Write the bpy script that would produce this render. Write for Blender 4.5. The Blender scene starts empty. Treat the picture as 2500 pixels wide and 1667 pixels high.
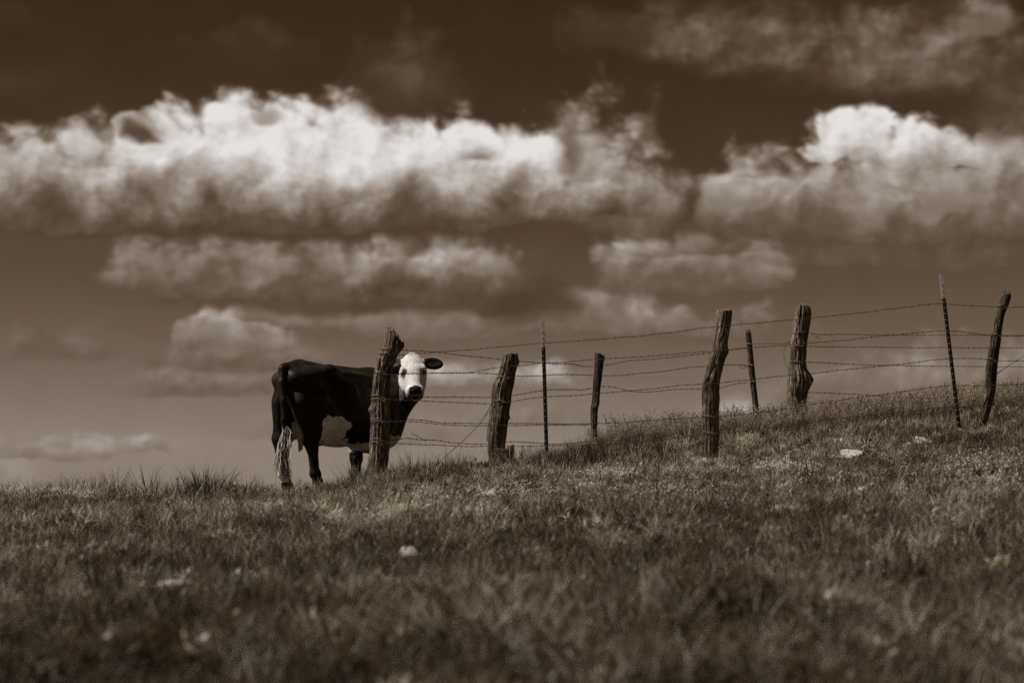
import bpy, bmesh, math, random
import numpy as np
from mathutils import Vector, noise as mnoise

random.seed(7)
rng = np.random.default_rng(11)
scene = bpy.context.scene
COL = scene.collection

# ------------------------------------------------------------------ camera
LENS, PITCH, CAMZ = 100.0, math.radians(6.0), 0.80
FPX = 2500 * LENS / 36.0
CP, SP = math.cos(PITCH), math.sin(PITCH)
cam_data = bpy.data.cameras.new("camera")
cam = bpy.data.objects.new("camera", cam_data)
COL.objects.link(cam)
cam.location = (0, 0, CAMZ)
cam.rotation_euler = (math.radians(90) + PITCH, 0, 0)
cam_data.lens = LENS
cam_data.sensor_width = 36
cam_data.clip_start = 0.1
cam_data.clip_end = 6000
cam_data.dof.use_dof = True
cam_data.dof.focus_distance = 28.4
cam_data.dof.aperture_fstop = 2.8
scene.camera = cam

# ------------------------------------------------------------------ sun, exposure
SUN_DIR = Vector((-0.53, -0.12, 0.84)).normalized()      # towards the sun
sun_data = bpy.data.lights.new("sun", 'SUN')
sun_data.energy = 5.0
sun_data.angle = math.radians(0.53)
sun_data.color = (1.0, 0.965, 0.925)
sun = bpy.data.objects.new("sun", sun_data)
COL.objects.link(sun)
sun.rotation_euler = SUN_DIR.to_track_quat('Z', 'Y').to_euler()
scene.view_settings.view_transform = 'Standard'
scene.view_settings.look = 'None'
scene.view_settings.gamma = 1.0
scene.view_settings.exposure = 0.0
scene.view_settings.use_curve_mapping = False
scene.cycles.max_bounces = 6
scene.cycles.use_denoising = False
scene.cycles.use_adaptive_sampling = True
scene.cycles.adaptive_threshold = 0.004
scene.cycles.adaptive_min_samples = 12


# ------------------------------------------------------------------ world: sepia sky with cumulus
class NT:
    """small helper that writes math node chains"""
    def __init__(self, tree):
        self.t = tree

    def node(self, typ, **kw):
        n = self.t.nodes.new(typ)
        for k, v in kw.items():
            setattr(n, k, v)
        return n

    def put(self, sock, v):
        if isinstance(v, bpy.types.NodeSocket):
            self.t.links.new(v, sock)
        else:
            sock.default_value = v

    def m(self, op, a, b=0.0, c=0.0, clamp=False):
        n = self.t.nodes.new('ShaderNodeMath')
        n.operation = op
        n.use_clamp = clamp
        self.put(n.inputs[0], a)
        self.put(n.inputs[1], b)
        self.put(n.inputs[2], c)
        return n.outputs[0]

    def smooth(self, v, a, b, lo=0.0, hi=1.0):
        n = self.t.nodes.new('ShaderNodeMapRange')
        n.interpolation_type = 'SMOOTHSTEP'
        for i, x in enumerate((v, a, b, lo, hi)):
            self.put(n.inputs[i], x)
        return n.outputs[0]

    def mix(self, f, a, b):
        n = self.t.nodes.new('ShaderNodeMix')
        n.data_type = 'FLOAT'
        self.put(n.inputs[0], f)
        self.put(n.inputs[2], a)
        self.put(n.inputs[3], b)
        return n.outputs[0]

    def xyz(self, x, y, z=0.0):
        n = self.t.nodes.new('ShaderNodeCombineXYZ')
        for i, v in enumerate((x, y, z)):
            self.put(n.inputs[i], v)
        return n.outputs[0]

    def noise(self, vec, scale, detail=5.0, rough=0.55, lac=2.0, dist=0.0):
        n = self.t.nodes.new('ShaderNodeTexNoise')
        n.noise_dimensions = '3D'
        self.put(n.inputs['Vector'], vec)
        n.inputs['Scale'].default_value = scale
        n.inputs['Detail'].default_value = detail
        n.inputs['Roughness'].default_value = rough
        n.inputs['Lacunarity'].default_value = lac
        n.inputs['Distortion'].default_value = dist
        return n.outputs[0]


def puff_group():
    g = bpy.data.node_groups.new("cloud_puff", 'ShaderNodeTree')
    I = g.interface
    for nm in ("Lum", "U", "V", "N1", "N2", "Cx", "Base", "A", "H", "Bright", "Dark", "Soft", "Opacity", "Rough", "Lo", "Hi"):
        I.new_socket(nm, in_out='INPUT', socket_type='NodeSocketFloat')
    I.new_socket("Lum", in_out='OUTPUT', socket_type='NodeSocketFloat')
    t = NT(g)
    gi = g.nodes.new('NodeGroupInput')
    go = g.nodes.new('NodeGroupOutput')
    o = {s.name: s for s in gi.outputs}
    dx = t.m('DIVIDE', t.m('SUBTRACT', o["U"], o["Cx"]), o["A"])
    en = t.m('DIVIDE', t.m('SUBTRACT', o["Base"], o["V"]), o["H"])
    en2 = t.m('MAXIMUM', en, t.m('MULTIPLY', en, -3.0))
    rr = t.m('SQRT', t.m('ADD', t.m('MULTIPLY', dx, dx), t.m('MULTIPLY', en2, en2)))
    d = t.m('ADD', t.m('SUBTRACT', 1.0, rr), t.m('MULTIPLY', o["N1"], o["Rough"]))
    al = t.m('MULTIPLY', t.smooth(d, 0.0, o["Soft"]), o["Opacity"])
    sh = t.smooth(t.m('ADD', en, t.m('MULTIPLY', o["N2"], 0.9)), o["Lo"], o["Hi"])
    lc = t.mix(sh, o["Dark"], o["Bright"])
    g.links.new(t.mix(al, o["Lum"], lc), go.inputs[0])
    return g


def build_world():
    w = bpy.data.worlds.new("World")
    scene.world = w
    w.use_nodes = True
    w.cycles.sampling_method = 'MANUAL'
    w.cycles.sample_map_resolution = 256
    nt = w.node_tree
    nt.nodes.clear()
    t = NT(nt)
    tc = t.node('ShaderNodeTexCoord')
    sep = t.node('ShaderNodeSeparateXYZ')
    nt.links.new(tc.outputs['Generated'], sep.inputs[0])
    X, Y, Z = sep.outputs
    az = t.m('ARCTAN2', X, Y)
    el = t.m('ARCSINE', Z)
    K = FPX / 100.0
    U = t.m('ADD', t.m('MULTIPLY', az, K), 12.5)
    # the cloud field goes on round the horizon, folded back and forth
    U = t.m('SUBTRACT', t.m('PINGPONG', t.m('ADD', U, 4.0), 33.0), 4.0)
    V = t.m('SUBTRACT', 8.335, t.m('MULTIPLY', t.m('SUBTRACT', el, PITCH), K))
    nvec = t.xyz(t.m('MULTIPLY', az, K), t.m('MULTIPLY', V, 1.35), 3.7)
    w1 = t.m('SUBTRACT', t.noise(nvec, 0.55, 4, 0.55), 0.5)
    nvec2 = t.xyz(t.m('MULTIPLY', az, K), t.m('MULTIPLY', V, 1.35), 11.2)
    w2 = t.m('SUBTRACT', t.noise(nvec2, 0.6, 4, 0.55), 0.5)
    Uw = t.m('ADD', U, t.m('MULTIPLY', w1, 1.3))
    Vw = t.m('ADD', V, t.m('MULTIPLY', w2, 0.75))
    AK = t.m('MULTIPLY', az, K)
    Pu = t.m('ADD', AK, t.m('MULTIPLY', w2, 0.9))
    Pv = t.m('ADD', t.m('MULTIPLY', V, 1.15), t.m('MULTIPLY', w1, 0.9))
    fb = t.m('SUBTRACT', t.noise(t.xyz(Pu, Pv, 27.0), 1.1, 6, 0.48), 0.5)
    fb2 = t.m('SUBTRACT', t.noise(t.xyz(t.m('SUBTRACT', Pu, 0.13), t.m('SUBTRACT', Pv, 0.16), 27.0), 1.1, 5, 0.5), 0.5)

    def billow(scale, sm):
        v = t.node('ShaderNodeTexVoronoi', feature='SMOOTH_F1', voronoi_dimensions='2D')
        v.inputs['Scale'].default_value = scale
        v.inputs['Smoothness'].default_value = sm
        nt.links.new(t.xyz(Pu, Pv), v.inputs['Vector'])
        return t.m('SUBTRACT', 0.42, v.outputs['Distance'])
    bl = t.m('ADD', billow(1.3, .35), t.m('MULTIPLY', billow(3.1, .3), 0.45))
    N1 = t.m('SUBTRACT', t.m('ADD', t.m('MULTIPLY', fb, 0.75), t.m('MULTIPLY', bl, 0.30)), 0.02)
    RL = t.m('ADD', t.m('MULTIPLY', t.m('SUBTRACT', fb, fb2), 1.0), t.m('MULTIPLY', bl, 0.22))
    N2 = t.m('SUBTRACT', t.noise(t.xyz(t.m('ADD', AK, 0.2), t.m('MULTIPLY', V, 0.85), 41.0), 0.9, 5, 0.55, dist=0.3), 0.5)

    sky = t.node('ShaderNodeTexSky', sky_type='NISHITA')
    sky.sun_disc = False
    sky.sun_elevation = math.asin(SUN_DIR.z)
    sky.sun_rotation = math.atan2(SUN_DIR.x, SUN_DIR.y)
    sky.altitude = 400
    sky.air_density = 1.0
    sky.dust_density = 1.0
    sc = t.node('ShaderNodeSeparateColor')
    nt.links.new(sky.outputs[0], sc.inputs[0])
    # a red-filter black-and-white view of the sky: its red channel, toned
    lum = t.m('MULTIPLY', t.m('POWER', sc.outputs[0], SKY_POW), SKY_MUL)
    lum = t.m('MINIMUM', t.m('MAXIMUM', lum, 0.135), 0.50)
    lum = t.m('ADD', lum, t.m('MULTIPLY', N2, 0.03))
    N3 = t.m('SUBTRACT', t.noise(t.xyz(t.m('ADD', AK, t.m('MULTIPLY', w1, 1.0)), t.m('MULTIPLY', V, 0.7), 63.0), 1.0, 5, 0.55), 0.5)
    g = puff_group()
    for c in CLOUDS:
        if c[0] == 'bank':
            _, blobs, br, dk, soft, op, rough, v0, v1, amp = c
            d = -3.0
            for cx, base, a, h in blobs:
                dx = t.m('MULTIPLY', t.m('SUBTRACT', Uw, cx / 100), 100 / a)
                en = t.m('MULTIPLY', t.m('SUBTRACT', base / 100, Vw), 100 / h)
                en = t.m('MAXIMUM', en, t.m('MULTIPLY', en, -4.0))
                rr = t.m('SQRT', t.m('ADD', t.m('MULTIPLY', dx, dx), t.m('MULTIPLY', en, en)))
                d = t.m('SMOOTH_MAX', d, t.m('SUBTRACT', 1.0, rr), 0.12)
            d = t.m('ADD', d, t.m('MULTIPLY', N1, rough))
            al = t.m('MULTIPLY', t.smooth(d, 0.0, soft), op)
            vv = t.m('ADD', t.m('ADD', V, t.m('MULTIPLY', N3, amp / 100)), t.m('ADD', t.m('MULTIPLY', N2, amp / 150), t.m('MULTIPLY', w2, amp / 90)))
            sh = t.smooth(vv, v1 / 100, v0 / 100)
            lc = t.m('ADD', t.mix(sh, dk, br), t.m('MULTIPLY', RL, t.mix(sh, 0.16, 0.55)))
            lum = t.mix(al, lum, lc)
            continue
        n = t.node('ShaderNodeGroup')
        n.node_tree = g
        cx, base, a, h, br, dk, soft, op, rough, lo, hi = c
        vals = dict(Lum=lum, U=Uw, V=Vw, N1=N1, N2=N2, Cx=cx / 100, Base=base / 100, A=a / 100, H=h / 100, Bright=br, Dark=dk,
                    Soft=soft, Opacity=op, Rough=rough, Lo=lo, Hi=hi)
        for k, v in vals.items():
            t.put(n.inputs[k], v)
        lum = n.outputs[0]
    ramp = t.node('ShaderNodeValToRGB')
    nt.links.new(lum, ramp.inputs[0])
    pts = [(0.0, (6, 4, 2)), (0.16, (54, 40, 26)), (0.26, (78, 63, 48)), (0.36, (104, 89, 75)), (0.5, (139, 126, 115)), (0.62, (167, 157, 149)),
           (0.76, (199, 193, 188)), (0.9, (228, 225, 222))]
    while len(ramp.color_ramp.elements) < len(pts):
        ramp.color_ramp.elements.new(0.5)
    for e, (p, c) in zip(ramp.color_ramp.elements, pts):
        e.position = p
        e.color = tuple(srgb(v) for v in c) + (1,)
    vm = t.node('ShaderNodeVectorMath', operation='SCALE')
    nt.links.new(ramp.outputs[0], vm.inputs[0])
    vm.inputs['Scale'].default_value = 10.0
    bg = t.node('ShaderNodeBackground')
    bg.inputs['Strength'].default_value = 0.1
    nt.links.new(vm.outputs[0], bg.inputs['Color'])
    out = t.node('ShaderNodeOutputWorld')
    nt.links.new(bg.outputs[0], out.inputs[0])


def srgb(v):
    v = v / 255.0
    return v / 12.92 if v <= 0.04045 else ((v + 0.055) / 1.055) ** 2.4


SKY_POW, SKY_MUL = 1.68, 0.0435
# centre x, base y, half width, height, bright, dark, softness, opacity, roughness, shade from, shade to
CLOUDS = [
    # pale haze and far low rows just above the hill
    (20, 1215, 150, 150, .60, .44, .7, 1., .7, -.2, .8),
    ('bank', [(110, 1115, 170, 70), (215, 1105, 110, 55), (370, 1105, 90, 55)], .62, .42, .65, 1., .8, 1060, 1130, 50),
    ('bank', [(150, 880, 260, 110), (390, 900, 150, 70)], .40, .34, 1.2, .7, 1.0, 800, 900, 90),
    ('bank', [(700, 1060, 260, 90), (1000, 1075, 260, 110), (1330, 1030, 260, 90)], .47, .40, 1.2, .8, 1.0, 980, 1080, 80),
    ('bank', [(1110, 930, 220, 65), (1280, 928, 190, 60)], .68, .44, .7, 1., .8, 890, 950, 50),
    (1830, 1050, 180, 110, .78, .52, .9, 1., .5, -.1, .6),
    ('bank', [(2050, 1000, 280, 120), (2300, 975, 300, 160), (2500, 965, 220, 150)], .57, .39, .8, .95, 1.0, 860, 990, 90),
    ('bank', [(1800, 820, 170, 95), (1960, 840, 150, 60)], .47, .36, .9, .9, 1.0, 740, 830, 60),
    # third row
    ('bank', [(500, 965, 260, 80), (700, 955, 190, 60)], .53, .37, .8, .95, .8, 900, 970, 50),
    ('bank', [(520, 905, 160, 120), (690, 900, 150, 80)], .50, .36, .7, .95, .9, 800, 920, 80),
    ('bank', [(470, 850, 75, 80), (550, 850, 110, 115), (640, 850, 90, 70)], .68, .40, .42, 1., .9, 770, 860, 60),
    ('bank', [(740, 785, 220, 70), (1080, 805, 380, 85), (1300, 800, 200, 85), (1420, 800, 150, 125), (1540, 800, 130, 105), (1640, 805, 110, 60)], .63, .38, .5, 1., .9, 700, 815, 70),
    # second row, with a dark base
    (900, 745, 640, 130, .34, .27, .7, .9, .5, .1, .9),
    ('bank', [(340, 690, 110, 130), (480, 705, 170, 165), (640, 705, 190, 160), (800, 705, 190, 165)], .58, .34, .6, 1., .9, 575, 715, 120),
    ('bank', [(930, 715, 140, 170), (1050, 725, 170, 185), (1190, 735, 160, 175)], .64, .30, .5, 1., .9, 590, 730, 130),
    (1290, 755, 190, 170, .31, .25, .8, .9, .8, .1, 1.0),
    ('bank', [(1565, 695, 125, 160), (1690, 695, 170, 125), (1810, 695, 130, 90), (1870, 670, 95, 95)], .62, .35, .45, 1., .9, 590, 700, 80),
    (1540, 565, 45, 50, .56, .40, .8, .8, 1.2, .0, .8),
    ('bank', [(1750, 620, 300, 60), (2050, 640, 360, 80), (2400, 650, 300, 90)], .40, .33, .9, .9, .8, 560, 640, 70),
    # bank on the right
    (2150, 580, 600, 110, .34, .30, .8, .95, .5, .05, .8),
    ('bank', [(1800, 545, 125, 200), (1900, 545, 170, 205), (2080, 550, 210, 220), (2270, 550, 230, 240), (2480, 550, 200, 240)], .60, .33, .4, 1., .9, 400, 590, 180),
    (1790, 500, 130, 95, .74, .48, .9, .9, .7, .0, .7),
    (2310, 520, 120, 90, .66, .44, .9, .85, .8, .0, .8),
    ('bank', [(2045, 375, 95, 125), (2130, 385, 105, 130), (2240, 405, 140, 120), (2350, 410, 90, 95), (2440, 395, 75, 75)], .88, .50, .28, 1., .85, 345, 450, 120),
    # veil beside the main bank
    ('bank', [(1440, 500, 150, 320), (1530, 520, 130, 280), (1610, 540, 100, 200)], .62, .35, .6, .9, 1.15, 380, 570, 140),
    (1600, 330, 40, 110, .42, .30, 1., .7, 1.3, .0, .8),
    # main bank
    (600, 560, 1050, 120, .30, .255, .7, .95, .4, .0, .9),
    ('bank', [(60, 530, 230, 235), (240, 525, 190, 250)], .70, .29, .3, 1., .65, 360, 575, 170),
    ('bank', [(330, 515, 130, 250), (420, 515, 150, 275), (555, 505, 150, 305), (690, 505, 130, 305), (840, 505, 170, 300), (990, 505, 170, 250), (1140, 505, 160, 250), (1270, 500, 140, 215), (1430, 515, 190, 90)],
     .87, .28, .22, 1., .55, 350, 565, 170),
    (335, 345, 100, 75, .32, .26, 1.0, .95, 1.6, .0, .8),
    (650, 300, 50, 55, .50, .42, .9, .6, 1.2, .0, .8),
    (1165, 390, 75, 42, .46, .40, 1.0, .85, 1.6, .0, .8),
    (1385, 400, 55, 120, .42, .36, .9, .75, 1.2, .0, .8),
    # thin high wisps
    (980, 250, 200, 210, .37, .24, .9, .95, 1.1, .0, .8),
    (600, 150, 220, 100, .29, .20, 1., .9, 1.0, .0, .8),
    (20, 280, 160, 130, .25, .19, 1., .8, 1.2, .0, .8),
    (20, 90, 100, 90, .24, .19, 1., .8, 1.2, .0, .8),
    ('bank', [(1700, 130, 250, 170), (1900, 160, 280, 220), (2100, 200, 300, 240)], .43, .27, 1.0, .95, .55, 60, 230, 110),
    (1500, 100, 200, 110, .32, .22, .9, .85, 1.0, .0, .8),
    ('bank', [(2300, 210, 320, 270), (2470, 330, 190, 360)], .47, .29, 1.0, .95, .6, 60, 290, 150),
    (2410, 90, 130, 110, .62, .40, .8, .85, 1.0, .0, .8),
    # higher, above the frame
    (700, -150, 700, 220, .5, .3, .7, .8, 1.0, .1, .8),
    (2100, -250, 800, 260, .6, .3, .6, .8, 1.0, .1, .8),
    (1400, -800, 900, 350, .6, .3, .6, .8, 1.1, .1, .8),
]
build_world()


# ------------------------------------------------------------------ pixel <-> place
def ray(px, py):
    u = (px - 1250.0) / FPX
    v = (833.5 - py) / FPX
    return u / (CP - v * SP), (SP + v * CP) / (CP - v * SP)


def P(px, py, Y):
    a, b = ray(px, py)
    return Vector((a * Y, Y, CAMZ + b * Y))


# ------------------------------------------------------------------ terrain
_bpx = np.array([-1500, -800, 0, 400, 700, 820, 900, 1050, 1220, 1335, 1737, 2000, 2340, 2500, 3300, 4200], float)
_brow = np.array([1265, 1240, 1218, 1214, 1206, 1195, 1175, 1160, 1155, 1152, 1131, 1104, 1069, 1059, 1006, 964], float)
_y0 = np.array([26.5, 26.5, 26.8, 27.0, 27.2, 27.4, 27.6, 27.9, 28.6, 29.4, 31.0, 31.5, 32.3, 32.7, 34, 35], float)
_bx = np.array([ray(p, r)[0] * 28 for p, r in zip(_bpx, _brow)])
_bz = np.array([CAMZ + ray(p, r)[1] * 28 for p, r in zip(_bpx, _brow)])
_Z8 = CAMZ + ray(1250, 1700)[1] * 8


def vnoise(x, y, seed=0):
    """smooth value noise on numpy arrays"""
    xi = np.floor(x).astype(np.int64)
    yi = np.floor(y).astype(np.int64)
    fx = x - xi
    fy = y - yi
    fx = fx * fx * (3 - 2 * fx)
    fy = fy * fy * (3 - 2 * fy)

    def h(a, b):
        n = (a * 374761393 + b * 668265263 + seed * 974711) & 0x7fffffff
        n = ((n ^ (n >> 13)) * 1274126177) & 0x7fffffff
        return ((n ^ (n >> 16)) & 0xffff) / 65535.0
    return (h(xi, yi) * (1 - fx) + h(xi + 1, yi) * fx) * (1 - fy) + (h(xi, yi + 1) * (1 - fx) + h(xi + 1, yi + 1) * fx) * fy


def crest_y(x):
    return np.interp(x, _bx, _y0)


def ground_z(x, y):
    x = np.asarray(x, float)
    y = np.asarray(y, float)
    z28 = np.interp(x, _bx, _bz)
    m = (z28 - _Z8) / 20.0
    y0 = crest_y(x)
    d = np.maximum(y - y0, 0)
    L = 2.6
    k = (m + 0.03) / L
    drop = np.where(d < L, 0.5 * k * d * d, 0.5 * k * L * L + (m + 0.03) * (d - L)) + 0.006 * np.maximum(d - 6, 0) ** 1.6
    z = _Z8 + m * (y - 8) - drop
    sx = np.clip((x - .2) / 1.0, 0, 1) * np.clip((4.6 - x) / 1.6, 0, 1)          # the brow stands a little proud behind the fence
    sy = np.clip((y - 28.3) / 2.4, 0, 1)
    z = z + .10 * sx * sx * (3 - 2 * sx) * sy * sy * (3 - 2 * sy)
    bumps = (vnoise(x / 1.7, y / 1.7, 3) - .5) * .12 + (vnoise(x / .6, y / .6, 5) - .5) * .06 + (vnoise(x / .22, y / .22, 9) - .5) * .02
    far = np.clip((np.hypot(x, y - 20) - 60) / 60, 0, 1)
    z = z + bumps * (1 - far)
    floor_ = -2.5
    z = np.where(z < floor_ + 1.0, floor_ + 1.0 * np.exp(np.clip(z - floor_ - 1.0, -40, 0)), z)
    return z


def gz(x, y):
    return float(ground_z(np.array([x]), np.array([y]))[0])


def hit(px, py):
    """the place on the hillside seen at a picture position"""
    a, b = ray(px, py)
    Y = np.arange(6, 36, 0.02)
    g = ground_z(a * Y, Y)
    s = CAMZ + b * Y
    i = np.argmax(g >= s)
    if g[i] < s[i]:
        i = np.argmin(s - g)
    return Vector((a * Y[i], Y[i], g[i]))


# ------------------------------------------------------------------ materials
def mat(name):
    m = bpy.data.materials.new(name)
    m.use_nodes = True
    nt = m.node_tree
    b = nt.nodes['Principled BSDF']
    return m, NT(nt), b


def ramp_node(t, fac, stops):
    r = t.node('ShaderNodeValToRGB')
    t.t.links.new(fac, r.inputs[0])
    while len(r.color_ramp.elements) < len(stops):
        r.color_ramp.elements.new(.5)
    for e, (p, c) in zip(r.color_ramp.elements, stops):
        e.position = p
        e.color = tuple(c) + (1,)
    return r.outputs[0]


def bump(t, b, height, strength, dist):
    n = t.node('ShaderNodeBump')
    n.inputs['Strength'].default_value = strength
    n.inputs['Distance'].default_value = dist
    t.t.links.new(height, n.inputs['Height'])
    t.t.links.new(n.outputs[0], b.inputs['Normal'])


def sep(v):
    """sepia grey: darker tones lean warmer"""
    xs = (.0, .03, .07, .14, .25, .45, .75)
    g = (.64, .65, .68, .725, .79, .885, .96)
    b = (.34, .36, .41, .485, .61, .79, .92)
    return (v, v * float(np.interp(v, xs, g)), v * float(np.interp(v, xs, b)))


def make_materials():
    M = {}
    # soil and thatch
    m, t, b = mat("soil")
    tc = t.node('ShaderNodeTexCoord').outputs['Object']
    n1 = t.noise(tc, 9, 8, .7)
    n2 = t.noise(tc, 60, 4, .7)
    f = t.m('ADD', t.m('MULTIPLY', n1, .6), t.m('MULTIPLY', n2, .4))
    t.put(b.inputs['Base Color'], ramp_node(t, f, [(.3, sep(.02)), (.55, sep(.055)), (.75, sep(.11))]))
    b.inputs['Roughness'].default_value = .95
    b.inputs['Specular IOR Level'].default_value = .1
    bump(t, b, f, .8, .03)
    M['soil'] = m
    def dry(v):
        r, g, b = sep(v)
        return (r, g * .985, b * .86)
    # grass blades
    def grass(name, dark, mid, light, trans=.35, patch=.5):
        m, t, b = mat(name)
        at = t.node('ShaderNodeAttribute', attribute_name='blade')
        oi = t.node('ShaderNodeObjectInfo')
        pn = t.noise(oi.outputs['Location'], .55, 3, .6)
        pf = t.noise(oi.outputs['Location'], 3.2, 3, .65)
        sl = t.node('ShaderNodeSeparateXYZ')
        t.t.links.new(oi.outputs['Location'], sl.inputs[0])
        up = t.smooth(sl.outputs[1], 8.0, 21.0, -.10, .06)      # foreground shade painted into the blade colour: darker low on the slope
        f = t.m('ADD', t.m('MULTIPLY', at.outputs['Fac'], .66), t.m('MULTIPLY', oi.outputs['Random'], .18))
        f = t.m('ADD', f, t.m('MULTIPLY', t.m('SUBTRACT', pn, .46), patch))
        f = t.m('ADD', f, t.m('MULTIPLY', t.m('SUBTRACT', pf, .49), patch * 1.9))
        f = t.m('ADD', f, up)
        colr = ramp_node(t, f, [(.05, dry(dark)), (.42, dry(mid)), (.66, dry(mid * 1.8)), (.84, dry(light))])
        t.put(b.inputs['Base Color'], colr)
        b.inputs['Roughness'].default_value = .45
        b.inputs['Specular IOR Level'].default_value = .3
        tr = t.node('ShaderNodeBsdfTranslucent')
        t.put(tr.inputs[0], colr)
        mx = t.node('ShaderNodeMixShader')
        mx.inputs[0].default_value = trans
        t.t.links.new(b.outputs[0], mx.inputs[1])
        t.t.links.new(tr.outputs[0], mx.inputs[2])
        t.t.links.new(mx.outputs[0], t.t.nodes['Material Output'].inputs[0])
        return m
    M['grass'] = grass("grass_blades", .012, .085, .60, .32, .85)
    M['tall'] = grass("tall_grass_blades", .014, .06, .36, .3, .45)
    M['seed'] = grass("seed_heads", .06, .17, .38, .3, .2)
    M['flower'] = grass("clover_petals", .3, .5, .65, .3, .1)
    # weathered wood
    def wood(name, lo, mid, hi, gscale=1.0):
        m, t, b = mat(name)
        tc = t.node('ShaderNodeTexCoord').outputs['Object']
        mp = t.node('ShaderNodeMapping')
        mp.inputs['Scale'].default_value = (1, 1, .07)
        t.t.links.new(tc, mp.inputs[0])
        g1 = t.noise(mp.outputs[0], 70 * gscale, 6, .65, dist=.6)
        g2 = t.noise(mp.outputs[0], 22 * gscale, 5, .6, dist=.8)
        n3 = t.noise(tc, 14, 5, .65)
        f = t.m('ADD', t.m('ADD', t.m('MULTIPLY', g1, .45), t.m('MULTIPLY', g2, .35)), t.m('MULTIPLY', n3, .2))
        t.put(b.inputs['Base Color'], ramp_node(t, f, [(.36, sep(lo)), (.48, sep(mid)), (.55, sep(mid * 2.2)), (.63, sep(hi))]))
        lich = t.smooth(t.noise(tc, 60, 3, .6), .60, .68)
        mxl = t.node('ShaderNodeMix', data_type='RGBA')
        t.put(mxl.inputs[0], t.m('MULTIPLY', lich, t.smooth(n3, .45, .6)))
        t.t.links.new(b.inputs['Base Color'].links[0].from_socket, mxl.inputs[6])
        mxl.inputs[7].default_value = sep(.42) + (1,)
        t.put(b.inputs['Base Color'], mxl.outputs[2])
        b.inputs['Roughness'].default_value = .85
        b.inputs['Specular IOR Level'].default_value = .2
        bump(t, b, f, 1.0, .035)
        return m
    M['wood'] = wood("weathered_wood", .012, .095, .56)
    M['wood_dark'] = wood("dark_weathered_wood", .01, .05, .36)
    M['stump'] = wood("lichened_stump", .008, .025, .22, .5)
    m, t, b = mat("rusty_wire")
    tc = t.node('ShaderNodeTexCoord').outputs['Object']
    t.put(b.inputs['Base Color'], ramp_node(t, t.noise(tc, 40, 3), [(.35, sep(.018)), (.65, sep(.07))]))
    b.inputs['Metallic'].default_value = .3
    b.inputs['Roughness'].default_value = .6
    M['wire'] = m
    m, t, b = mat("grey_tie_wire")
    b.inputs['Base Color'].default_value = sep(.26) + (1,)
    b.inputs['Metallic'].default_value = .5
    b.inputs['Roughness'].default_value = .5
    M['tie'] = m
    def painted(name, v, chips):
        m, t, b = mat(name)
        tc = t.node('ShaderNodeTexCoord').outputs['Object']
        n = t.noise(tc, 45, 6, .7)
        t.put(b.inputs['Base Color'], ramp_node(t, n, [(.3, sep(v)), (.68, sep(v)), (.76, sep(chips))]))
        b.inputs['Roughness'].default_value = .55
        bump(t, b, n, .3, .004)
        return m
    M['steel_dark'] = painted("dark_post_paint", .018, .04)
    M['steel_white'] = painted("white_post_paint", .62, .30)
    M['stud'] = painted("worn_stud_metal", .45, .3)
    # limestone
    m, t, b = mat("limestone")
    tc = t.node('ShaderNodeTexCoord').outputs['Object']
    n1 = t.noise(tc, 7, 8, .65)
    n2 = t.noise(tc, 45, 5, .7)
    f = t.m('ADD', t.m('MULTIPLY', n1, .65), t.m('MULTIPLY', n2, .35))
    t.put(b.inputs['Base Color'], ramp_node(t, f, [(.3, sep(.05)), (.42, sep(.22)), (.52, sep(.44)), (.68, sep(.62))]))
    b.inputs['Roughness'].default_value = .9
    bump(t, b, f, .9, .03)
    M['stone'] = m
    # cow coat
    m, t, b = mat("cow_coat")
    at = t.node('ShaderNodeAttribute', attribute_name='coat')
    tc = t.node('ShaderNodeTexCoord').outputs['Object']
    sx = t.node('ShaderNodeSeparateXYZ')
    t.t.links.new(tc, sx.inputs[0])
    fur = t.noise(t.xyz(t.m('MULTIPLY', sx.outputs[0], 1.0), t.m('MULTIPLY', sx.outputs[1], 1.0), t.m('MULTIPLY', sx.outputs[2], .35)), 120, 4, .6, dist=1.0)
    big = t.noise(tc, 9, 5, .6, dist=.5)
    cn = t.noise(t.xyz(sx.outputs[0], sx.outputs[1], t.m('MULTIPLY', sx.outputs[2], .38)), 52, 2, .5, dist=1.6)
    blk = ramp_node(t, t.m('ADD', t.m('MULTIPLY', cn, .35), t.m('MULTIPLY', big, .65)), [(.35, sep(.004)), (.50, sep(.010)), (.60, sep(.026)), (.72, sep(.055))])
    wht = ramp_node(t, t.m('ADD', t.m('MULTIPLY', cn, .45), t.m('MULTIPLY', big, .55)), [(.3, sep(.56)), (.5, sep(.68)), (.7, (.80, .77, .74))])
    mx = t.node('ShaderNodeMix', data_type='RGBA')
    ed = t.m('ADD', at.outputs['Fac'], t.m('MULTIPLY', t.m('SUBTRACT', cn, .5), .6))
    t.put(mx.inputs[0], t.smooth(ed, .35, .65))
    t.put(mx.inputs[6], blk)
    t.put(mx.inputs[7], wht)
    at2 = t.node('ShaderNodeAttribute', attribute_name='skin')
    mx2 = t.node('ShaderNodeMix', data_type='RGBA')
    t.put(mx2.inputs[0], at2.outputs['Fac'])
    t.put(mx2.inputs[6], mx.outputs[2])
    mx2.inputs[7].default_value = sep(.03) + (1,)
    at3 = t.node('ShaderNodeAttribute', attribute_name='udder')
    mx3 = t.node('ShaderNodeMix', data_type='RGBA')
    t.put(mx3.inputs[0], at3.outputs['Fac'])
    t.put(mx3.inputs[6], mx2.outputs[2])
    mx3.inputs[7].default_value = (.42, .345, .28, 1)
    t.put(b.inputs['Base Color'], mx3.outputs[2])
    t.put(b.inputs['Roughness'], t.mix(at.outputs['Fac'], .55, .85))
    b.inputs['Specular IOR Level'].default_value = .16
    at4 = t.node('ShaderNodeAttribute', attribute_name='curl')
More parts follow.
